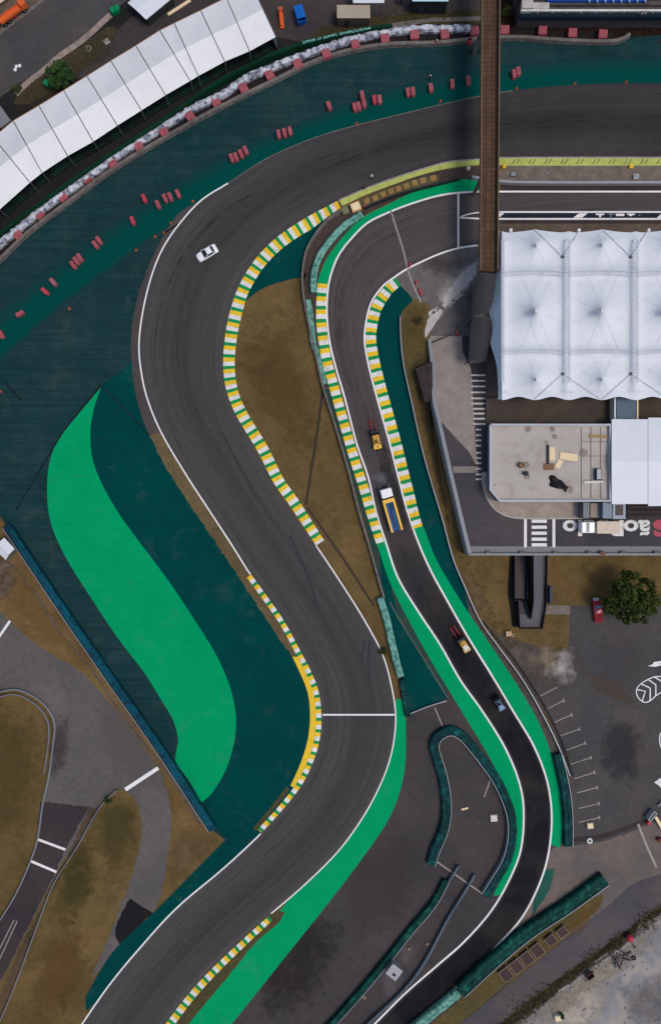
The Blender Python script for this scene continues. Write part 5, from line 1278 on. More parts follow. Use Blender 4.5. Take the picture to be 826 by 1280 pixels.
for k, rr in enumerate((1, .92, .75, .5, .25)):
    for x, y in pts:
        q = Vector((x * rr * S, -y * rr * S, 0)); h = (0, .3, .45, .5, .5)[k] + (.22 * noise.noise(Vector((x * .35 * rr, y * .35 * rr, k * .3))) if k else 0)
        vs.append((q.x, q.y, max(h, 0)))
m_ = len(pts)
for k in range(4):
    for i in range(m_): fs.append([k * m_ + i, k * m_ + (i + 1) % m_, (k + 1) * m_ + (i + 1) % m_, (k + 1) * m_ + i])
fs.append([4 * m_ + i for i in range(m_)])
mb.add(vs, fs).build('sheet', M('black_tarp', (24, 24, 27), .25, 1.5, .5, c2=(52, 52, 56), lo=.58, hi=.7), tp_)
ac = thing('vent_unit', 'dark vent unit on the terrace beside white bar', 'vent', W(745.6, 593, TZ + .05))
MB().box((0, 0, .5), (1.05, 2.2, 1.0), bev=.04).build('case', steel_d, ac); MB().box((0, 0, 1.02), (.8, 1.9, .05)).build('grille', steel, ac)
roofobj('white_bar', 741, 602.5, (3.6, .3, .25), R(2), kerb_w, 'thin white bar lying below the dark vent on terrace', 'bar')
roofobj('ochre_plank', 748, 545.5, (3.8, .5, .15), R(-2), M('ochre_wood', (150, 122, 78), .12, 1, .8), 'ochre plank near upper right corner of the terrace', 'plank')
# white gable roof beside terrace
wg = thing('hospitality_building', 'white roofed building adjoining right side of the terrace', 'building', W(800, 578)); wo = -wg.location
HZ, HR = 6.6, 7.6
for x0, x1, ya, yb in ((764, 809, 524, 630), (809.6, 1000, 522, 632.5)):
    mb = MB(); ym = (ya + yb) / 2
    A, B, C_, D, E, F = W(x0, ya, HZ), W(x1, ya, HZ), W(x1, ym, HR), W(x0, ym, HR), W(x0, yb, HZ), W(x1, yb, HZ); t = Vector((0, 0, .15))
    for q in ([A, D, C_, B], [D, E, F, C_]): mb.add(q + [p - t for p in q], [[0, 1, 2, 3], [7, 6, 5, 4], [0, 4, 5, 1], [1, 5, 6, 2], [2, 6, 7, 3], [3, 7, 4, 0]])
    o = mb.build('roof', roof_w, wg); o.location = wo
mb = MB(); a = W(766, 527, HZ); b = W(1000, 628, HZ); mb.box(((a.x + b.x) / 2, (a.y + b.y) / 2, (HZ - .1 + ZD) / 2), (b.x - a.x, a.y - b.y, HZ - ZD - .2)); o = mb.build('wall', M('pale_blue_wall', (170, 186, 200), .05, .8, .7), wg); o.location = wo
ls = thing('lean_to', 'dark brown lean-to roof between grass slope and concrete drive', 'lean-to', W(531, 482)); lso = -ls.location
q = [W(519, 461, 2.0), W(540, 452, 2.6), W(541, 500, 2.6), W(531, 503, 2.0)]; mb = MB(); mb.add(q + [p - Vector((0, 0, .12)) for p in q], [[0, 1, 2, 3], [7, 6, 5, 4], [0, 4, 5, 1], [1, 5, 6, 2], [2, 6, 7, 3], [3, 7, 4, 0]]); o = mb.build('roof', M('lean_to_brown', (66, 54, 52), .2, 1, .8, c2=(50, 42, 42)), ls); o.location = lso
for p in (q[0], q[3]):
    o = MB().tube((p.x, p.y, 0), (p.x, p.y, 1.95), .08, 6).build('post', steel_d, ls); o.location = lso
soft('dark_patch', [(520, 440), (534, 430), (538, 470), (536, 510), (545, 560), (556, 620), (566, 680), (556, 650), (540, 580), (524, 510)], .04, (56, 48, 38), (78, 66, 48), .8)  # dark brown debris, with the wall's shadow put into the colour
soft('worn_grass', [(508, 395), (520, 385), (532, 400), (528, 425), (512, 420)], .042, (104, 82, 46), (76, 64, 38), .7)
# small structures below the terrace
def yardbox(name, x0, y0, x1, y1, h, mat, label, cat, inner=None):
    a = W(x0, y0, ZD + h); b = W(x1, y1, ZD + h); c = (a + b) / 2
    o = thing(name, label, cat, (c.x, c.y, ZD)); sx, sy = b.x - a.x, a.y - b.y
    MB().box((0, 0, h / 2), (sx * .97, sy * .97, h)).build('wall', mat, o)
    mb = MB(); mb.box((0, 0, h + .06), (sx, sy, .12), bev=.03); mb.build('roof', mat, o)
    mb = MB()
    if inner: mb.box((0, 0, h + .14), (sx * .6, sy * .6, .06))
    else:
        for k in (-.3, 0, .3): mb.box((k * sx, 0, h + .14), (.08, sy * .9, .05))
    mb.build('hatch' if inner else 'rib', inner or steel, o); return o
yardbox('stair_house', 728, 628, 736, 648, 2.4, M('mid_grey_sheet', (104, 106, 110), .08, 1, .6), 'narrow grey hut at left end of the row below terrace', 'hut')
yardbox('loading_bay', 737, 629, 751.5, 647, 1.2, M('bay_beige', (146, 130, 114), .1, 1, .8), 'beige loading platform between two grey huts below terrace', 'platform')
yardbox('grey_hut', 752.5, 628, 764, 648, 2.5, M('blue_grey_roof', (122, 132, 146), .07, 1, .6), 'blue grey hut with ribbed roof below the terrace', 'hut')
yardbox('glazed_hut', 765, 627, 781, 648.5, 2.7, M('pale_grey_frame', (150, 154, 164), .06, 1, .6), 'pale grey hut with dark skylight below the white roof', 'hut', M('dark_skylight', (52, 40, 40), .1, 1, .3))
pg = thing('pergola', 'dark brown slatted pergola below the white roofed building', 'pergola', W(840, 640, ZD + 2.4)); pgo = -pg.location
for y in (634, 640, 646):
    mb = MB(); a = W(784, y, ZD + 2.4); b = W(1000, y, ZD + 2.4); mb.box(((a.x + b.x) / 2, a.y, ZD + 2.4), (b.x - a.x, .45, .2)); o = mb.build('beam', M('dark_brown_wood', (62, 50, 48), .15, 1, .8), pg); o.location = pgo
mb = MB()
for x in range(790, 1000, 26):
    for y in (634, 646): p = W(x, y, ZD + 2.3); mb.box((p.x, p.y, ZD + 1.15), (.15, .15, 2.3))
o = mb.build('post', MATS['dark_brown_wood'], pg); o.location = pgo

# switchback ramp under the deck
rp = thing('access_ramp', 'dark steel switchback ramp descending from the paddock deck', 'ramp', W(662, 740)); rpo = -rp.location
rm = M('ramp_floor', (92, 90, 94), .08, .8, .7); rm2 = M('ramp_floor_brown', (74, 66, 66), .08, .8, .7)
side = M('blue_black_panel', (22, 30, 44), .12, 1, .5)
def slope(mb, q):   # q: four (px,py,z)
    vs = [W(*p) for p in q]; vs += [v - Vector((0, 0, .2)) for v in vs]
    mb.add(vs, [[0, 1, 2, 3], [7, 6, 5, 4], [0, 4, 5, 1], [1, 5, 6, 2], [2, 6, 7, 3], [3, 7, 4, 0]])
mb = MB(); slope(mb, [(665.5, 693, 2.95), (680.5, 693, 2.95), (679.5, 752, 1.9), (665.5, 752, 1.9)]); o = mb.build('upper_flight', rm, rp); o.location = rpo
mb = MB(); slope(mb, [(665.5, 752, 1.9), (679.5, 752, 1.9), (675, 783, 1.4), (662, 775, 1.4)]); slope(mb, [(648.5, 783.5, 1.38), (675, 783.5, 1.38), (675, 768, 1.38), (648.5, 768, 1.38)]); o = mb.build('landing', rm, rp); o.location = rpo
mb = MB(); slope(mb, [(648.5, 769, 1.36), (661, 772, 1.36), (653.5, 751, .9), (647, 751, .9)]); slope(mb, [(642.5, 748, .9), (656, 748, .9), (656.5, 692, .1), (642.5, 692, .1)]); o = mb.build('lower_flight', rm2, rp); o.location = rpo
def panel(mb, a, b, h=1.0, t=.1):
    A, B = W(*a), W(*b); d = (B - A); n = Vector((-d.y, d.x, 0)).normalized() * t / 2
    vs = [A - n, A + n, B + n, B - n]; lo = [Vector((v.x, v.y, min(v.z - .4, v.z))) for v in vs]; hi = [v + Vector((0, 0, h)) for v in vs]
    mb.add(lo + hi, [[3, 2, 1, 0], [4, 5, 6, 7]] + [[i, (i + 1) % 4, 4 + (i + 1) % 4, 4 + i] for i in range(4)])
mb = MB()
for a, b in (((664.5, 693, 2.95), (664.8, 752, 1.9)), ((682, 693, 2.95), (681, 752, 1.9)), ((681, 752, 1.9), (676, 785, 1.4)), ((664.8, 752, 1.9), (661.6, 773, 1.4)), ((676, 785, 1.4), (648, 785, 1.4)), ((648, 785, 1.4), (646, 750, .9)), ((661, 773, 1.36), (654, 751, .9)), ((641.5, 749, .9), (641.5, 692, .1)), ((657, 748, .9), (657.5, 692, .1)), ((641.5, 749.5, .9), (648, 750, .9))):
    panel(mb, a, b)
o = mb.build('side_panel', side, rp); o.location = rpo
mb = MB()
for x, y in ((666, 722), (679, 722), (650, 780), (674, 780), (666, 750), (680, 750)):
    p = W(x, y); mb.box((p.x, p.y, .65), (.25, .25, 1.3))
o = mb.build('support_post', side, rp); o.location = rpo
mb = MB(); p0 = W(683.5, 732); mb.box((p0.x, p0.y - 1.6, 1.2), (.5, 3.4, 2.4)); o = mb.build('end_wall', M('slate_panel', (54, 66, 82), .1, 1, .6), rp); o.location = rpo
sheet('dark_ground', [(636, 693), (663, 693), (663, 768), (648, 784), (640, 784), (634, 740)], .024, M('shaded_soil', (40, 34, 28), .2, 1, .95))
sheet('footpath', [(678, 757), (712, 757), (712, 768), (676, 768)], .03, M('path_slab', (120, 110, 100), .1, .9, .9, c2=(100, 92, 84)))
bx = MB().box((0, 0, .35), (1.1, 1.0, .7), R(5), .03).build('cardboard_box', M('tan_card', (182, 150, 118), .08, 1, .85), None, W(634.5, 791.5)); tag(bx, 'tan box on brown grass below the switchback ramp', 'box')
bx = MB().box((0, 0, .25), (.6, .9, .5), R(-4), .03).build('cardboard_box', M('dull_card', (130, 108, 84), .08, 1, .85), None, W(640, 793.5)); tag(bx, 'small dull box touching the tan box below ramp', 'box')

# ------------------------------------------------------------------ VEHICLES
def car(name, label, loc, rz, L, Wd, paint, gl, pickup=False):
    o = thing(name, label, 'car', loc, rz)
    hl, hw = L / 2, Wd / 2
    def sec(x, w, z0, z1, r=.18):   # rounded body section
        return [(x, -w, z0), (x, -w, z1 - r), (x, -w + r * .5, z1 - r * .25), (x, -w + r * 1.4, z1), (x, w - r * 1.4, z1), (x, w - r * .5, z1 - r * .25), (x, w, z1 - r), (x, w, z0)]
    mb = MB()
    prof = [(-hl, .80, .45, .62), (-hl * .985, .90, .32, .80), (-hl * .93, .96, .25, .93), (-hl * .6, 1, .22, .98), (-hl * .1, 1, .22, .97), (hl * .35, 1, .22, .95), (hl * .62, .98, .22, .90), (hl * .88, .94, .25, .78), (hl * .97, .84, .32, .66), (hl, .70, .42, .56)]
    mb.loft([sec(x, hw * w, a, b) for x, w, a, b in prof]); mb.build('body', paint, o, True)
    cab = MB(); rs = [(-hl * .66, .84, .93), (-hl * .42, .74, 1.36), (-hl * .15, .74, 1.42), (hl * .06, .74, 1.41), (hl * .42, .84, .92)]
    x0, x1, x2, x3 = -hl * .70, -hl * .44, hl * .04, hl * .42
    if pickup: x0, x1, x2, x3 = -hl * .12, -hl * .06, hl * .22, hl * .5
    top = [(x1, -hw * .70, 1.40), (x2, -hw * .70, 1.40), (x2, hw * .70, 1.40), (x1, hw * .70, 1.40)]
    bot = [(x0, -hw * .90, .93), (x3, -hw * .90, .93), (x3, hw * .90, .93), (x0, hw * .90, .93)]
    roof = MB(); roof.box(((x1 + x2) / 2, 0, 1.41), (x2 - x1, hw * 1.42, .09), bev=.035)
    for t_, b_ in zip(top, bot): roof.tube(b_, t_, .055, 6)
    roof.build('roof', paint, o, True)
    def pane(nm, a, b, c, d): MB().add([a, b, c, d], [[0, 1, 2, 3]]).build(nm, gl, o)
    pane('windscreen', bot[1], bot[2], top[2], top[1]); pane('rear_window', bot[0], bot[3], top[3], top[0])
    pane('side_window', bot[0], bot[1], top[1], top[0]); pane('side_window', bot[3], bot[2], top[2], top[3])
    if pickup: MB().box((-hl * .55, 0, .97), (hl * .72, hw * 1.5, .06)).build('load_bed', M('red_dark_bed', (110, 20, 28), .1, 1, .6), o)
    wheels(o, (-hl * .6, hl * .62), hw * .9, .32, .22)
    for s_ in (-1, 1):
        MB().box((hl * .93, s_ * hw * .66, .68), (.18, .32, .14), bev=.03).build('headlight', glass_b, o)
        MB().box((-hl * .97, s_ * hw * .72, .72), (.1, .3, .14), bev=.03).build('taillight', red_b, o)
        MB().box((hl * .32, s_ * hw * 1.06, .95), (.14, .16, .12), bev=.03).build('mirror', paint, o)
    return o
car('car', 'white saloon car driving on the main track bend', G(258.5, 315.5, 1.0), ang(-27, 16), 4.45, 1.85, carwhite, glass)
car('pickup', 'red pickup parked beside the large dark tree', G(748, 764, 1.2), ang(-3, -26), 4.6, 1.75, carred, glass_b, True)
wb = MB().box((0, 0, .5), (1.0, .6, .9), R(0), .06).build('white_box', M('dull_white', (170, 164, 164), .05, 1, .6), None, W(742.5, 748.5)); tag(wb, 'small white box on grass above the red pickup', 'box')

def forklift(label, loc, rz, paint, forkm, guard, L=3.0, Wd=1.75, fork=2.3, boxm=None):
    o = thing('forklift', label, 'forklift', loc, rz)
    mb = MB(); mb.box((-L * .1, 0, .65), (L * .72, Wd * .72, .6), bev=.12); mb.box((-L * .42, 0, .8), (L * .3, Wd * .95, .9), bev=.22)
    mb.build('body', paint, o, False)
    m2 = MB(); m2.box((L * .42, 0, 1.1), (.4, Wd * 1.05, 2.0)); m2.box((L * .50, 0, .5), (.18, Wd * 1.25, .5)); m2.build('mast', steel_d, o)
    for s_ in (-1, 1):
        MB().box((L * .5 + fork / 2, s_ * Wd * .27, .25), (fork, .26, .1)).build('fork', forkm, o)
        for x in (-.35, .28): MB().tube((L * x, s_ * Wd * .34, .9), (L * (x * .8), s_ * Wd * .32, 2.0), .06, 6).build('guard_post', guard, o)
    g = MB(); g.box((-L * .03, 0, 2.02), (L * .52, .1, .08)); 
    for y in (-.34, .34): g.box((-L * .03, y * Wd, 2.02), (L * .54, .12, .1))
    for k in range(4): g.box((-L * .27 + k * L * .16, 0, 2.03), (.1, Wd * .68, .08))
    g.build('overhead_guard', guard, o)
    MB().box((-L * .12, 0, 1.15), (.6, .6, .5), bev=.08).build('seat', black_m, o)
    MB().box((-L * .45, 0, 1.27), (.28, .22, .06)).build('cap', steel_d, o)
    wheels(o, (-L * .38, L * .34), Wd * .48, .38, .28)
    if boxm: MB().box((-L * .18, 0, 2.12), (L * .36, Wd * .62, .1), bev=.03).build('roof_plate', boxm, o)
    return o
forklift('yellow forklift with dark mast driving up the kerbed pit lane', G(470, 549, 1.4), ang(-2, -10), yellow_m, forkred, M('ochre_guard', (170, 128, 70), .08, 1, .6), 3.4, 1.75, 2.4)
forklift('yellow and white forklift with long red forks on pit exit', G(579.5, 806, 1.4), ang(-18, -29), M('dull_machine_yellow', (196, 158, 92), .1, 1.2, .5), forkred, yellow_m, 3.0, 1.55, 2.6, M('white_plate', (200, 196, 190), .04, 1, .5))
forklift('small pale blue forklift with black mast on pit exit', G(624, 880.5, 1.4), ang(-9, -15), palebluem, black_m, steel_d, 2.5, 1.45, .8, palebluem)
# flatbed truck
d = ang(483 - 498, 613 - 665)
tr = thing('flatbed_truck', 'white cab truck with yellow sided blue flatbed on pit lane', 'truck', G(488.5, 637, 1.4), d)
MB().box((-.6, 0, .75), (8.4, .9, .3)).build('chassis', steel_d, tr)
cb = MB(); cb.box((3.35, 0, 1.55), (1.75, 2.25, 1.9), bev=.16); cb.build('cab', carwhite, tr)
MB().box((4.2, 0, 1.85), (.14, 1.9, .75), bev=.03).build('windscreen', glass, tr)
for s_ in (-1, 1):
    MB().box((3.6, s_ * 1.13, 1.9), (.7, .05, .6)).build('side_window', glass, tr)
    MB().box((-1.15, s_ * 1.0, 1.38), (6.6, .44, .55), bev=.05).build('side_wall', yellow_m, tr)
    MB().tube((4.15, s_ * 1.2, 1.7), (4.15, s_ * 1.45, 2.0), .06, 6).build('mirror', steel_d, tr)
MB().box((1.8, 0, 1.45), (.75, 2.44, .75), bev=.05).build('headboard', yellow_m, tr)
MB().box((-1.2, 0, 1.02), (6.5, 1.6, .16)).build('bed_floor', bedblue, tr)
ld = MB(); ld.box((-2.0, .1, 1.16), (3.4, .5, .1)); ld.box((.4, -.2, 1.16), (1.2, .7, .12), R(10)); ld.box((-4.3, 0, 1.14), (.35, .7, .1)); ld.build('ramp_board', M('dark_blue_board', (34, 58, 92), .12, 1, .6), tr)
MB().box((2.36, 0, 1.3), (.18, 2.2, 1.0)).build('cab_gap', black_m, tr)
wheels(tr, (-3.2, -2.2, 3.1), .98, .5, .34)
gm = MB(); gm.tube((4.4, -.7, .5), (5.2, -1.2, .3), .06, 6); gm.tube((4.4, .7, .5), (5.3, .9, .3), .06, 6); gm.box((4.3, 0, .55), (.25, 2.2, .35), bev=.04); gm.build('bumper', steel, tr)
# box truck on the deck
bt = thing('box_truck', 'small white cab truck with beige covered load on deck lettering', 'truck', W(745, 659, ZD + .06), math.pi)
MB().box((0, 0, .65), (7.0, .8, .25)).build('chassis', steel_d, bt)
cb = MB(); cb.box((2.35, 0, 1.3), (2.6, 2.15, 1.5), bev=.2); cb.build('cab', carwhite, bt)
hd = MB(); hd.box((3.45, 0, 1.0), (.7, 2.0, .8), bev=.18); hd.build('bonnet', carwhite, bt)
MB().box((2.45, 0, 2.03), (.62, 1.75, .1), bev=.03).build('windscreen', glass, bt)
ca = MB(); ca.box((-1.4, 0, 1.6), (4.4, 2.35, 1.6), bev=.05); ca.build('load_box', cargo_m, bt)
rb_ = MB()
for k in range(9): rb_.box((-3.4 + k * .5, 0, 2.42), (.09, 2.3, .05))
rb_.build('load_rib', M('beige_rib', (216, 200, 182), .05, 1, .7), bt)
wheels(bt, (-2.2, 2.4), .95, .42, .28)
for s_ in (-1, 1): MB().box((2.6, s_ * 1.2, 1.6), (.12, .22, .3), bev=.02).build('mirror', steel_d, bt)

# ------------------------------------------------------------------ PEOPLE
def person(label, loc, rz, top, legs, hairm):
    sk = {'pel': (0, 0, .92, .15), 'sp': (0, 0, 1.12, .15), 'ch': (0, .01, 1.35, .17), 'nk': (0, .01, 1.50, .065), 'hd': (0, .03, 1.60, .095), 'hd2': (0, .03, 1.70, .085)}
    E = [('pel', 'sp'), ('sp', 'ch'), ('ch', 'nk'), ('nk', 'hd'), ('hd', 'hd2')]
    for s_, n in ((-1, 'l'), (1, 'r')):
        sk.update({n + 'sh': (s_ * .19, 0, 1.42, .07), n + 'el': (s_ * .27, -.03, 1.14, .048), n + 'wr': (s_ * .27, .07, .90, .035), n + 'ha': (s_ * .26, .12, .80, .04), n + 'hp': (s_ * .10, 0, .86, .10), n + 'kn': (s_ * .11, .03, .48, .065), n + 'an': (s_ * .12, -.02, .09, .045), n + 'to': (s_ * .13, .16, .04, .04)})
        E += [('ch', n + 'sh'), (n + 'sh', n + 'el'), (n + 'el', n + 'wr'), (n + 'wr', n + 'ha'), ('pel', n + 'hp'), (n + 'hp', n + 'kn'), (n + 'kn', n + 'an'), (n + 'an', n + 'to')]
    ks = list(sk); me = bpy.data.meshes.new('p'); me.from_pydata([sk[k][:3] for k in ks], [(ks.index(a), ks.index(b)) for a, b in E], [])
    o = bpy.data.objects.new('person', me); col.objects.link(o)
    m = o.modifiers.new('s', 'SKIN'); sv = me.skin_vertices[0].data
    for i, k in enumerate(ks): sv[i].radius = (sk[k][3], sk[k][3]); sv[i].use_root = (k == 'pel')
    u = o.modifiers.new('u', 'SUBSURF'); u.levels = 2; u.render_levels = 2
    dg = bpy.context.evaluated_depsgraph_get(); dg.update()
    nm = bpy.data.meshes.new_from_object(o.evaluated_get(dg)); bpy.data.objects.remove(o)
    nm.materials.clear()
    for q in (skin, top, legs): nm.materials.append(q)
    for p in nm.polygons:
        c = p.center; p.use_smooth = True
        p.material_index = 0 if c.z > 1.47 or (abs(c.x) > .2 and c.z < 1.12 and c.z > .72) else (1 if c.z > .92 else 2)
    o = bpy.data.objects.new('person', nm); col.objects.link(o); o.location = loc; o.rotation_euler.z = rz
    hb = MB(); secs_ = []
    for k in range(5):
        t = k / 4; r_ = .115 * math.cos(t * 1.45) + .004; secs_.append([(r_ * math.cos(q * math.pi / 5), .015 + r_ * 1.15 * math.sin(q * math.pi / 5), 1.66 + .13 * math.sin(t * 1.5)) for q in range(10)])
    hb.loft(secs_).build('hair' if hairm is not shirt_w else 'cap', hairm, o, True)
    return tag(o, label, 'person')
person('person in white cap and shirt standing on track near lime strip', W(464, 223.5), R(200), shirt_w, cloth_k, shirt_w)
person('person in dark clothes standing on the lime painted strip', W(455, 236.5), R(40), cloth_k, cloth_k, black_m)
person('person in white cap behind a red block near the bridge', W(536.2, 100.8), R(160), cloth_k, cloth_k, shirt_w)
person('person in orange top standing on teal run-off by outer wall', W(544.6, 57), R(120), orange_m, shirt_w, shirt_w)

# ------------------------------------------------------------------ CONES, POSTS, SMALL THINGS
def cone():
    o = thing('traffic_cone', 'x', 'cone', group='small orange cones on the run-off')
    MB().tube((0, 0, .04), (0, 0, .62), .2, 12, .05).build('cone', orange_m, o); MB().box((0, 0, .02), (.5, .5, .04)).build('base', M('cone_base', (120, 66, 44), .1, 1, .7), o)
    return o
proto = cone(); first = True
for x, y, lab in ((170.5, 313, 'orange cone lowest on teal run-off left of white car'), (194, 296, 'orange cone second from the lowest near the track margin'), (205, 291, 'orange cone close to the track margin above white car'), (214, 279, 'orange cone highest beside the widening track margin'), (241, 251.5, 'orange cone at pointed upper end of track margin'), (87, 386, 'yellowish cone alone on the left run-off'), (1, 489.5, 'orange cone at the left photo edge'), (645, 111, 'orange cone on track edge nearest footbridge, right side'), (718, 104.5, 'orange cone on upper track edge right of footbridge'), (781.6, 102.5, 'orange cone farthest right on the upper track edge'), (550, 127, 'orange cone on track edge left of footbridge'), (445.5, 154.5, 'orange cone on track edge below the tight red cluster')):
    o = proto if first else copy_tree(proto); first = False; o.location = W(x, y); o['label'] = lab
def simple(name, x, y, d, rz, mat, label, cat, z=0, bev=.03, top=None):
    o = thing(name, label, cat, G(x, y, d[2]) + Vector((0, 0, z)), rz)
    MB().box((0, 0, d[2] / 2), d, 0, bev).build('body', mat, o)
    if top: MB().box((0, 0, d[2] + .03), (d[0] * .8, d[1] * .8, .06), 0, .01).build('lid', top, o)
    return o
simple('marker_box', 629.8, 207.5, (.75, .75, .6), 0, kerb_y, 'yellow box at lime strip just right of footbridge', 'box', 0, .04, kerb_y)
simple('marker_box', 788.7, 207.5, (.75, .75, .6), 0, kerb_y, 'yellow box at lime strip far right', 'box', 0, .04, kerb_y)
simple('junction_box', 795, 220, (.95, .9, .7), 0, kerb_w, 'white square box on pit wall ground at right', 'box', 0, .04, steel)
simple('drain_cover', 641, 217.5, (1.1, 1.0, .08), 0, steel_d, 'dark square drain cover on pit wall ground', 'drain cover', .04, .01, steel)
simple('drain_cover', 683, 217, (.5, .5, .08), 0, steel_d, 'tiny dark drain cover in middle of pit wall ground', 'drain cover', .04, .01, steel)
simple('wooden_crate', 444.5, 258, (1.9, 1.7, .8), R(22), M('crate_tan', (204, 168, 122), .08, 1, .8), 'light tan crate at end of the tan squares', 'crate', 0, .03, wood_l)
simple('canvas_box', 431.5, 262.5, (1.4, 1.5, .5), R(24), M('olive_canvas', (104, 106, 76), .12, 1, .9), 'dull olive box beside tan crate at kerb end', 'box', 0, .05, M('olive_canvas_top', (112, 112, 84), .1, 1, .9))
simple('marker_block', 456.5, 257.5, (.8, .5, .6), R(25), red_b, 'small red block beside the tan crate', 'block', 0, .03, red_p)
simple('white_box', 585.3, 210, (.6, .6, .5), 0, kerb_w, 'small white box on verge left of footbridge', 'box', 0, .03, kerb_w)
for x, y, a, lab in ((512, 331, -20, 'red marker block on the white pit entry line'), (520.5, 353, -16, 'upper red marker block beside faded line'), (524.5, 362.5, -16, 'middle red marker block beside faded line'), (526.3, 367, -16, 'lower red marker block beside faded line'), (571, 416, 0, 'red marker block alone on the concrete drive')):
    o = simple('marker_block', x, y, (.42, .8, .5), R(a), red_b, lab, 'block', 0, .04, red_p)
    o['group'] = 'red marker blocks near the pit hairpin'
def lamp(x, y, h, lab):
    o = thing('lamp_post', lab, 'lamp post', W(x, y)); v = Vector((x - 413, 640 - y, 0)).normalized()
    MB().tube((0, 0, 0), (0, 0, h), .12, 8, .07).build('pole', steel_d, o)
    MB().tube((0, 0, h), (v.x * .9, v.y * .9, h + .15), .05, 6).build('arm', steel_d, o)
    MB().box((v.x * 1.1, v.y * 1.1, h + .15), (.7, .3, .12), math.atan2(v.y, v.x), .03).build('lamp_head', steel_d, o)
    MB().tube((0, 0, 0), (0, 0, .25), .28, 10).build('base', conc_d, o)
for (ax, ay), (bx_, by), lab in (((583, 374), (603, 354), 'dark boom pole reaching up to the stair canopy'), ((538, 430), (567, 417), 'dark boom pole across the top of the concrete drive')):
    o = thing('boom_gate', lab, 'boom gate', W(ax, ay)); e = W(bx_, by, 1.0) - W(ax, ay)
    MB().tube((0, 0, 1.0), (e.x, e.y, 1.1), .13, 8, .08).build('bar', steel_d, o); MB().box((0, 0, .5), (.45, .45, 1.0), bev=.05).build('post', conc_d, o)
line('skid_mark', [(7, 478), (17, 490), (27, 501)], .35, .046, seam, False)
wp = thing('boom_gate', 'short white boom bar lying near the stair canopy', 'boom gate', W(572, 373), ang(10, -6))
MB().tube((-.8, 0, .9), (1.2, 0, .95), .07, 8).build('arm', kerb_w, wp); MB().box((-.9, 0, .5), (.35, .35, 1.0), bev=.04).build('post', steel, wp)
sh = thing('marshal_shed', 'small pale grey shed beside the narrow diagonal tyre barrier', 'shed', G(492.5, 1215.5, 2.3), R(-38))
MB().box((0, 0, 1.1), (2.2, 2.2, 2.2)).build('wall', M('shed_wall', (120, 120, 124), .07, 1, .8), sh)
mb = MB(); mb.box((0, 0, 2.27), (2.5, 2.45, .12), bev=.03); mb.build('roof', M('shed_roof', (156, 154, 158), .08, 1, .7), sh)
MB().box((.25, -.35, 2.4), (.6, .45, .16), bev=.03).build('roof_hatch', steel_d, sh); MB().box((1.11, 0, 1.0), (.04, .8, 1.8)).build('door', steel_d, sh)
simple('equipment_bag', 617, 1023, (1.4, 1.4, .5), R(5), M('pale_bag', (196, 178, 168), .1, 1, .8), 'pale square bag lying inside the teal barrier loop', 'bag', 0, .12, M('bag_top', (208, 196, 190), .1, 1, .8))
simple('plank', 580.5, 1011, (1.5, .42, .12), R(14), M('pinkish_wood', (178, 140, 122), .08, 1, .8), 'short pinkish plank inside the teal barrier loop', 'plank', 0, .02, wood_l)
simple('sandbag', 455, 1247, (.9, .6, .3), R(-40), M('sandbag_tan', (122, 104, 88), .12, 1, .9), 'tan sandbag by diagonal barrier below the shed', 'sandbag', 0, .1)
simple('sandbag', 511, 1186.5, (.7, .6, .3), R(20), MATS['sandbag_tan'], 'tan sandbag upper left of the pair above shed', 'sandbag', 0, .1)
simple('sandbag', 534, 1180.5, (.6, .55, .3), R(60), MATS['sandbag_tan'], 'tan sandbag beside the bluish guard rail', 'sandbag', 0, .1)
simple('wooden_box', 737.5, 1032.5, (1.25, 1.15, .6), R(5), M('light_tan_box', (190, 166, 138), .08, 1, .8), 'light tan box below last parking line', 'box', 0, .03, wood_l)
tt = thing('tyre', 'white painted tyre lying below the parking lines', 'tyre', W(736, 1050.5)); MB().ring((0, 0, .16), .42, .16, 18, 8).build('tread', kerb_w, tt); MB().tube((0, 0, .02), (0, 0, .08), .3, 12).build('soil', dirt, tt)
gc = thing('gate_cabinet', 'pale grey gate cabinet at right edge of the yard', 'cabinet', W(811, 1017), ang(8, -10))
MB().box((0, 0, .7), (2.2, .8, 1.4), bev=.05).build('case', M('gate_grey', (140, 146, 144), .08, 1, .6), gc); MB().box((0, 0, 1.43), (1.8, .25, .06)).build('vent_strip', steel_d, gc)
gt = thing('boom_gate', 'cream and yellow boom gate bar near right edge', 'boom gate', W(821, 1027), ang(9, 15))
MB().box((0, 0, .9), (3.2, .6, .3), bev=.05).build('bar', wood_l, gt); MB().box((1.3, 0, 1.08), (.5, .5, .1)).build('reflector', kerb_y, gt); MB().box((-1.4, 0, .4), (.5, .5, .8)).build('post', steel_d, gt)
simple('fire_box', 811, 1029, (.8, .7, .8), R(15), M('dark_red', (150, 48, 40), .1, 1, .6), 'small dark red box below the grey gate cabinet', 'box', 0, .05, red_b)
simple('fire_box', 825, 1050.5, (.9, .7, .8), R(0), M('maroon', (110, 40, 40), .1, 1, .6), 'maroon box at right edge below boom gate', 'box', 0, .05, M('maroon_lid', (120, 46, 44), .1, 1, .6))
pp_ = thing('gate_pipe', 'short pale pipe at right edge above grey gate cabinet', 'pipe', W(823, 1004), ang(8, -8)); MB().tube((-.6, 0, .5), (.9, 0, .5), .12, 8).build('pipe', conc_l, pp_); MB().box((0, 0, .22), (.2, .4, .44)).build('foot', steel_d, pp_)
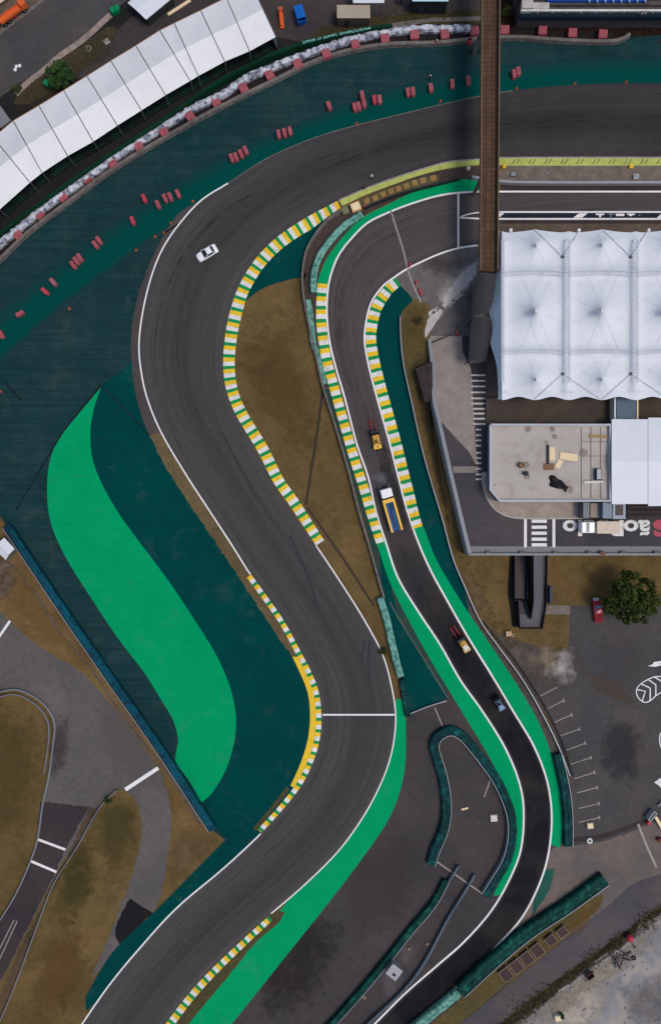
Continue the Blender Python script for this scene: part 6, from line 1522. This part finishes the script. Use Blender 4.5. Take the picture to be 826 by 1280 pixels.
# brown racks beside the side road
def rack():
    o = thing('storage_rack', 'x', 'rack', group='brown steel racks beside the side road')
    mb = MB(); mb.box((0, 0, .55), (2.1, 2.3, .06)); mb.build('panel', brown_rack, o)
    f = MB()
    for s_ in (-1, 1): f.box((s_ * 1.06, 0, .6), (.12, 2.5, .25)); f.box((0, s_ * 1.18, .6), (2.0, .1, .2))
    f.build('frame', M('rack_edge', (128, 108, 98), .1, 1, .7), o)
    b_ = MB()
    for k in (-.5, 0, .5): b_.box((k, 0, .61), (.06, 2.0, .06))
    b_.build('batten', M('rack_batten', (66, 52, 50), .1, 1, .8), o)
    l = MB()
    for x in (-.9, .9):
        for y in (-1, 1): l.box((x, y, .27), (.1, .1, .52))
    l.build('leg', steel_d, o); return o
proto = rack(); first = True
for x, y, lab in ((632, 1218, 'brown rack lowest in the row beside side road'), (645, 1208, 'brown rack second from the lowest beside side road'), (658, 1198, 'brown rack third from the lowest beside side road'), (671, 1188, 'brown rack last of the four touching ones beside side road'), (688, 1175, 'brown rack lower of the two separate upper racks'), (702, 1165, 'brown rack topmost beside the grass tip')):
    o = proto if first else copy_tree(proto); first = False; o.location = G(x, y, .6); o.rotation_euler.z = R(38); o['label'] = lab
    if y < 1180: o.scale = (.95, .7, 1)
# construction site
cm = thing('concrete_mixer', 'red concrete mixer with drawbar on sandy building site', 'mixer', G(787.5, 1174, 1.3), R(-60))
mb = MB(); mb.loft([[(x, r_ * math.cos(q * math.pi / 6), 1.0 + r_ * math.sin(q * math.pi / 6)) for q in range(12)] for x, r_ in ((-.7, .35), (-.4, .62), (.1, .66), (.5, .42), (.7, .3))]); mb.build('drum', red_b, cm, True)
f = MB(); f.box((0, 0, .35), (1.4, .9, .12)); f.tube((.7, 0, .4), (2.6, 0, .35), .07, 6); f.box((2.6, 0, .3), (.12, .9, .12)); f.build('frame', steel_d, cm); wheels(cm, (-.3,), .55, .3, .18)
ds = thing('scrap_frame', 'heap of grey steel frames on the building site', 'scrap', W(774, 1196), R(-35))
r3 = random.Random(5)
for k in range(9):
    a = Vector((r3.uniform(-1.3, 1.3), r3.uniform(-1.4, 1.4), .15 + .08 * k)); q = r3.uniform(-.5, .5) + (R(90) if k % 2 else 0)
    MB().box(a, (r3.uniform(1.8, 3), .22, .14), q).build('beam', steel_d if k % 3 else conc_d, ds)
wbw = thing('wheelbarrow', 'dark maroon wheelbarrow near side road weeds', 'wheelbarrow', W(735, 1217), R(35)); tub(MB(), 1.6, 1.2, .8, fl=.6).build('tray', M('maroon_steel', (70, 40, 46), .1, 1, .6), wbw)
h_ = MB(); h_.tube((-.6, .35, .5), (-1.5, .35, .6), .04, 6); h_.tube((-.6, -.35, .5), (-1.5, -.35, .6), .04, 6); h_.build('handle', steel_d, wbw); MB().ring((.95, 0, .22), .16, .06, 12, 6, axis='Y').build('wheel', black_m, wbw)
t2 = thing('tyre', 'black tyre lying on sand below the red mixer', 'tyre', W(791, 1197)); MB().ring((0, 0, .14), .34, .14, 16, 8).build('tread', black_m, t2); MB().tube((0, 0, .02), (0, 0, .06), .24, 12).build('soil', sand, t2)
simple('white_crate', 697, 1273.5, (1.2, 1.1, .8), R(8), M('cream_box', (206, 196, 172), .08, 1, .8), 'cream crate on sand beside small shrub at bottom', 'crate', 0, .04, wood_l)
simple('plank', 704, 1235, (2.4, .4, .12), R(30), conc, 'grey plank lying along weeds on building site', 'plank', 0, .02, conc)
for x, y, a, lab, l in ((748, 1199, 35, 'grey board in rubble left of scrap frames', 2.2), (757, 1193, 30, 'short board touching rubble above the maroon wheelbarrow', 1.4), (670, 1263, -30, 'bluish board at lower left of building site', 1.3), (655, 1277, -35, 'pale board at bottom edge of building site', 1.2)):
    simple('board', x, y, (l, .5, .15), R(a), conc_d if 'grey' in lab else (M('bluish_board', (104, 116, 122), .1, 1, .8) if 'bluish' in lab else conc), lab, 'board', 0, .02, conc_d)
rub = MB(); r4 = random.Random(11)
for k in range(260):
    x = r4.uniform(600, 850); y = r4.uniform(1140, 1310)
    if y < 1284 - (x - 627) * .72 + 6: continue
    s_ = r4.uniform(.08, .32); p = W(x, y); rub.box((p.x, p.y, s_ * .3), (s_ * 1.5, s_, s_ * .7), r4.uniform(0, 3), s_ * .15)
tag(rub.build('rubble', M('rubble_grey', (132, 126, 120), .2, 1, .9)), 'scattered loose rubble over sandy building site', 'rubble', None, 'stuff')

# ------------------------------------------------------------------ TREES, SHRUBS, WEEDS
def leaves(mb, tint, c, r, n, size, rg, flat=.8):
    for _ in range(n):
        d = Vector((rg.gauss(0, 1), rg.gauss(0, 1), rg.gauss(0, 1))).normalized() * r * rg.uniform(.45, 1.05); d.z *= flat
        p = Vector(c) + d; a = Vector((rg.gauss(0, 1), rg.gauss(0, 1), rg.gauss(0, .6))).normalized(); b_ = a.cross(Vector((rg.gauss(0, 1), rg.gauss(0, 1), rg.gauss(0, 1)))).normalized()
        s_ = size * rg.uniform(.6, 1.3)
        mb.add([p - a * s_, p + b_ * s_ * .45, p + a * s_, p - b_ * s_ * .45], [[0, 1, 2, 3]]); tint.append(min(1, max(0, rg.gauss(.45, .25))))
def finish(mb, tint, name, mat, parent, kind=None):
    o = mb.build(name, mat, parent); at = o.data.attributes.new('tint', 'FLOAT', 'FACE'); at.data.foreach_set('value', tint); return o
def tree(label, px, py, clumps, zc, h, mat, size, per, seed, name='tree'):
    rg = random.Random(seed); o = thing(name, label, 'tree', G(px, py, zc)); mb = MB(); tint = []; tr_ = MB()
    tr_.tube((0, 0, 0), (.1, 0, zc * .55), .32, 10, .22)
    for (dx, dy, r, dz) in clumps:
        c = ((dx) * S * .95, -dy * S * .95, zc + dz); tr_.tube((.1, 0, zc * .5), (c[0] * .8, c[1] * .8, c[2] - .2), .14, 6, .05)
        base_t = rg.uniform(-.15, .15); k0 = len(tint)
        for _ in range(9):
            q = Vector((rg.gauss(0, 1), rg.gauss(0, 1), rg.gauss(0, .8))).normalized() * r * S * .72
            leaves(mb, tint, Vector(c) + q, r * S * rg.uniform(.3, .5), int(per / 9), size, rg)
        for i in range(k0, len(tint)): tint[i] = min(1, max(0, tint[i] + base_t))
    tr_.build('trunk', bark, o); finish(mb, tint, 'crown', mat, o); return o
tree('large dark green tree standing beside the red pickup', 788, 748, [(0, 0, 17, .8), (-19, 4, 14, 0), (-14, -12, 12, .3), (2, -22, 12, 0), (18, -13, 12, -.2), (22, 4, 15, .1), (12, 18, 14, -.2), (-6, 20, 13, -.3), (-22, 14, 9, -.8), (27, 14, 9, -.8), (-8, -3, 12, 1.2), (10, 2, 13, 1.0), (-4, -32, 7, -.6)], 5.2, 8, leaf_d, .30, 900, 21, 'broadleaf_tree')
tree('small bushy green tree standing behind the white marquee', 74, 93, [(0, 0, 10, .5), (-9, -3, 8, 0), (8, -6, 8, .1), (7, 7, 8, -.1), (-5, 9, 8, 0), (-1, -11, 7, 0), (13, 2, 6, -.3)], 2.6, 4, leaf_g, .22, 620, 22, 'bushy_tree')
def shrub(label, px, py, r, seed, mat, name='shrub'):
    rg = random.Random(seed); o = thing(name, label, 'shrub', W(px, py)); mb = MB(); tint = []
    for _ in range(5): leaves(mb, tint, (rg.uniform(-r, r) * .5, rg.uniform(-r, r) * .5, r * .6), r * .6, 90, .15, rg, .9)
    finish(mb, tint, 'foliage', mat, o); s_ = MB(); s_.tube((0, 0, 0), (0, 0, r * .6), .06, 6, .03); s_.build('stem', bark, o)
shrub('dark shrub beside sandy path near the left hut', 24, 113, 1.2, 31, leaf_d)
shrub('small green shrub beside the cream crate at bottom', 701, 1267, .8, 32, leaf_g)
shrub('dark olive shrub at tip of the lower left grass island', 136, 1000, 1.0, 33, leaf_d)
shrub('small dark shrub on verge near the short pale tyre barrier', 478, 812, .9, 34, leaf_d)
shrub('low shrub on grass beside the concrete slab ramp', 522, 402, 1.0, 35, weed_m)
shrub('low shrub on dark bank right of the footbridge', 634, 20, 1.5, 36, leaf_d)
def weeds(label, path, w, n, size, seed, mat=weed_m):
    rg = random.Random(seed); P = wpath(path, .8); N = normals(P); mb = MB(); tint = []
    for _ in range(n):
        i = rg.randrange(len(P) - 1); c = P[i].lerp(P[i + 1], rg.random()) + N[i] * rg.gauss(0, w / 2.4) * (.5 + abs(noise.noise(P[i] * .2)) * 2); leaves(mb, tint, c + Vector((0, 0, .1)), rg.uniform(.15, .45), 5, size, rg, .5)
    o = finish(mb, tint, 'weeds', mat, None); tag(o, label, 'weeds', None, 'stuff')
soft('dark_patch', [(585, 1318), (629, 1278), (696, 1226), (768, 1174), (828, 1132), (834, 1142), (774, 1186), (702, 1238), (635, 1292)], .038, (52, 46, 34), (66, 58, 42), .9)
weeds('dark weeds along the lower edge of the side road', [(585, 1318), (629, 1281), (696, 1230), (768, 1178), (828, 1136), (880, 1108)], 1.7, 2600, .13, 41, leafmat('side_weeds', (40, 38, 24), (84, 78, 50)))
weeds('dark undergrowth on the bank below the grandstand', [(628, 36), (680, 30), (740, 30), (826, 32), (950, 34)], 3.0, 1500, .15, 42, leafmat('dead_leaves', (40, 28, 20), (74, 52, 34)))
weeds('weeds on verge behind white tyre wall near the cabins', [(400, 40), (450, 28), (520, 20), (590, 16)], 1.6, 600, .13, 43)
weeds('dry grass tufts over the slope below paddock deck', [(520, 440), (530, 520), (560, 600), (590, 720), (640, 810)], 3.0, 700, .10, 44)
weeds('weeds along grass verge beside the sandy footpath', [(30, 125), (60, 100), (100, 75), (140, 45)], 2.2, 500, .12, 45)

# every post, leg, seam and handle becomes a part of its own
def split_loose(o):
    me = o.data; par = list(range(len(me.vertices)))
    def find(i):
        while par[i] != i: par[i] = par[par[i]]; i = par[i]
        return i
    for e in me.edges:
        a, b_ = find(e.vertices[0]), find(e.vertices[1])
        if a != b_: par[a] = b_
    groups = {}
    for p in me.polygons: groups.setdefault(find(p.vertices[0]), []).append(p)
    if len(groups) < 2: return
    name = o.name.split('.')[0]
    for k, ps in enumerate(groups.values()):
        idx = sorted({v for p in ps for v in p.vertices}); mp = {v: i for i, v in enumerate(idx)}
        nm = bpy.data.meshes.new(name); nm.from_pydata([me.vertices[v].co[:] for v in idx], [], [[mp[v] for v in p.vertices] for p in ps])
        for m in me.materials: nm.materials.append(m)
        if k == 0: o.data = nm
        else:
            c = o.copy(); c.data = nm; col.objects.link(c)
SPLIT = {'post', 'support_post', 'leg', 'bearer', 'handle', 'pier', 'membrane_glyph', 'letter', 'seat_row', 'planter_block', 'beam', 'board_joint_', 'connector_', 'slat'}
for o in [o for o in col.objects if o.type == 'MESH' and o.parent and o.name.split('.')[0] in SPLIT]: split_loose(o)
# ------------------------------------------------------------------ CAMERA, LIGHT
cam = bpy.data.cameras.new('camera'); co = bpy.data.objects.new('camera', cam); col.objects.link(co)
co.location = (0, 0, H); co.rotation_euler = (0, 0, 0)
cam.sensor_fit = 'VERTICAL'; cam.sensor_height = 36; cam.lens = 24; cam.clip_end = 4000
scene.camera = co
SUN_EL, SUN_AZ = R(64), R(112)          # azimuth clockwise from +Y
w = bpy.data.worlds.new('World'); scene.world = w; w.use_nodes = True
nt = w.node_tree; bg = nt.nodes['Background']; sky = nt.nodes.new('ShaderNodeTexSky'); sky.sky_type = 'NISHITA'; sky.sun_disc = False
sky.sun_elevation = SUN_EL; sky.sun_rotation = SUN_AZ; sky.air_density = 1.0; sky.dust_density = 3.0; sky.ozone_density = 1.0
nt.links.new(sky.outputs[0], bg.inputs[0]); bg.inputs[1].default_value = .135
sl = bpy.data.lights.new('sun', 'SUN'); sl.energy = 1.2; sl.angle = R(17); sl.color = (1, .96, .90)
so_ = bpy.data.objects.new('sun', sl); col.objects.link(so_)
dv = Vector((math.sin(SUN_AZ) * math.cos(SUN_EL), math.cos(SUN_AZ) * math.cos(SUN_EL), math.sin(SUN_EL)))
so_.rotation_euler = dv.to_track_quat('Z', 'Y').to_euler(); so_.location = dv * 300
scene.view_settings.view_transform = 'Standard'; scene.view_settings.look = 'None'; scene.view_settings.gamma = 1; scene.view_settings.exposure = 0.11
scene.view_settings.use_curve_mapping = False
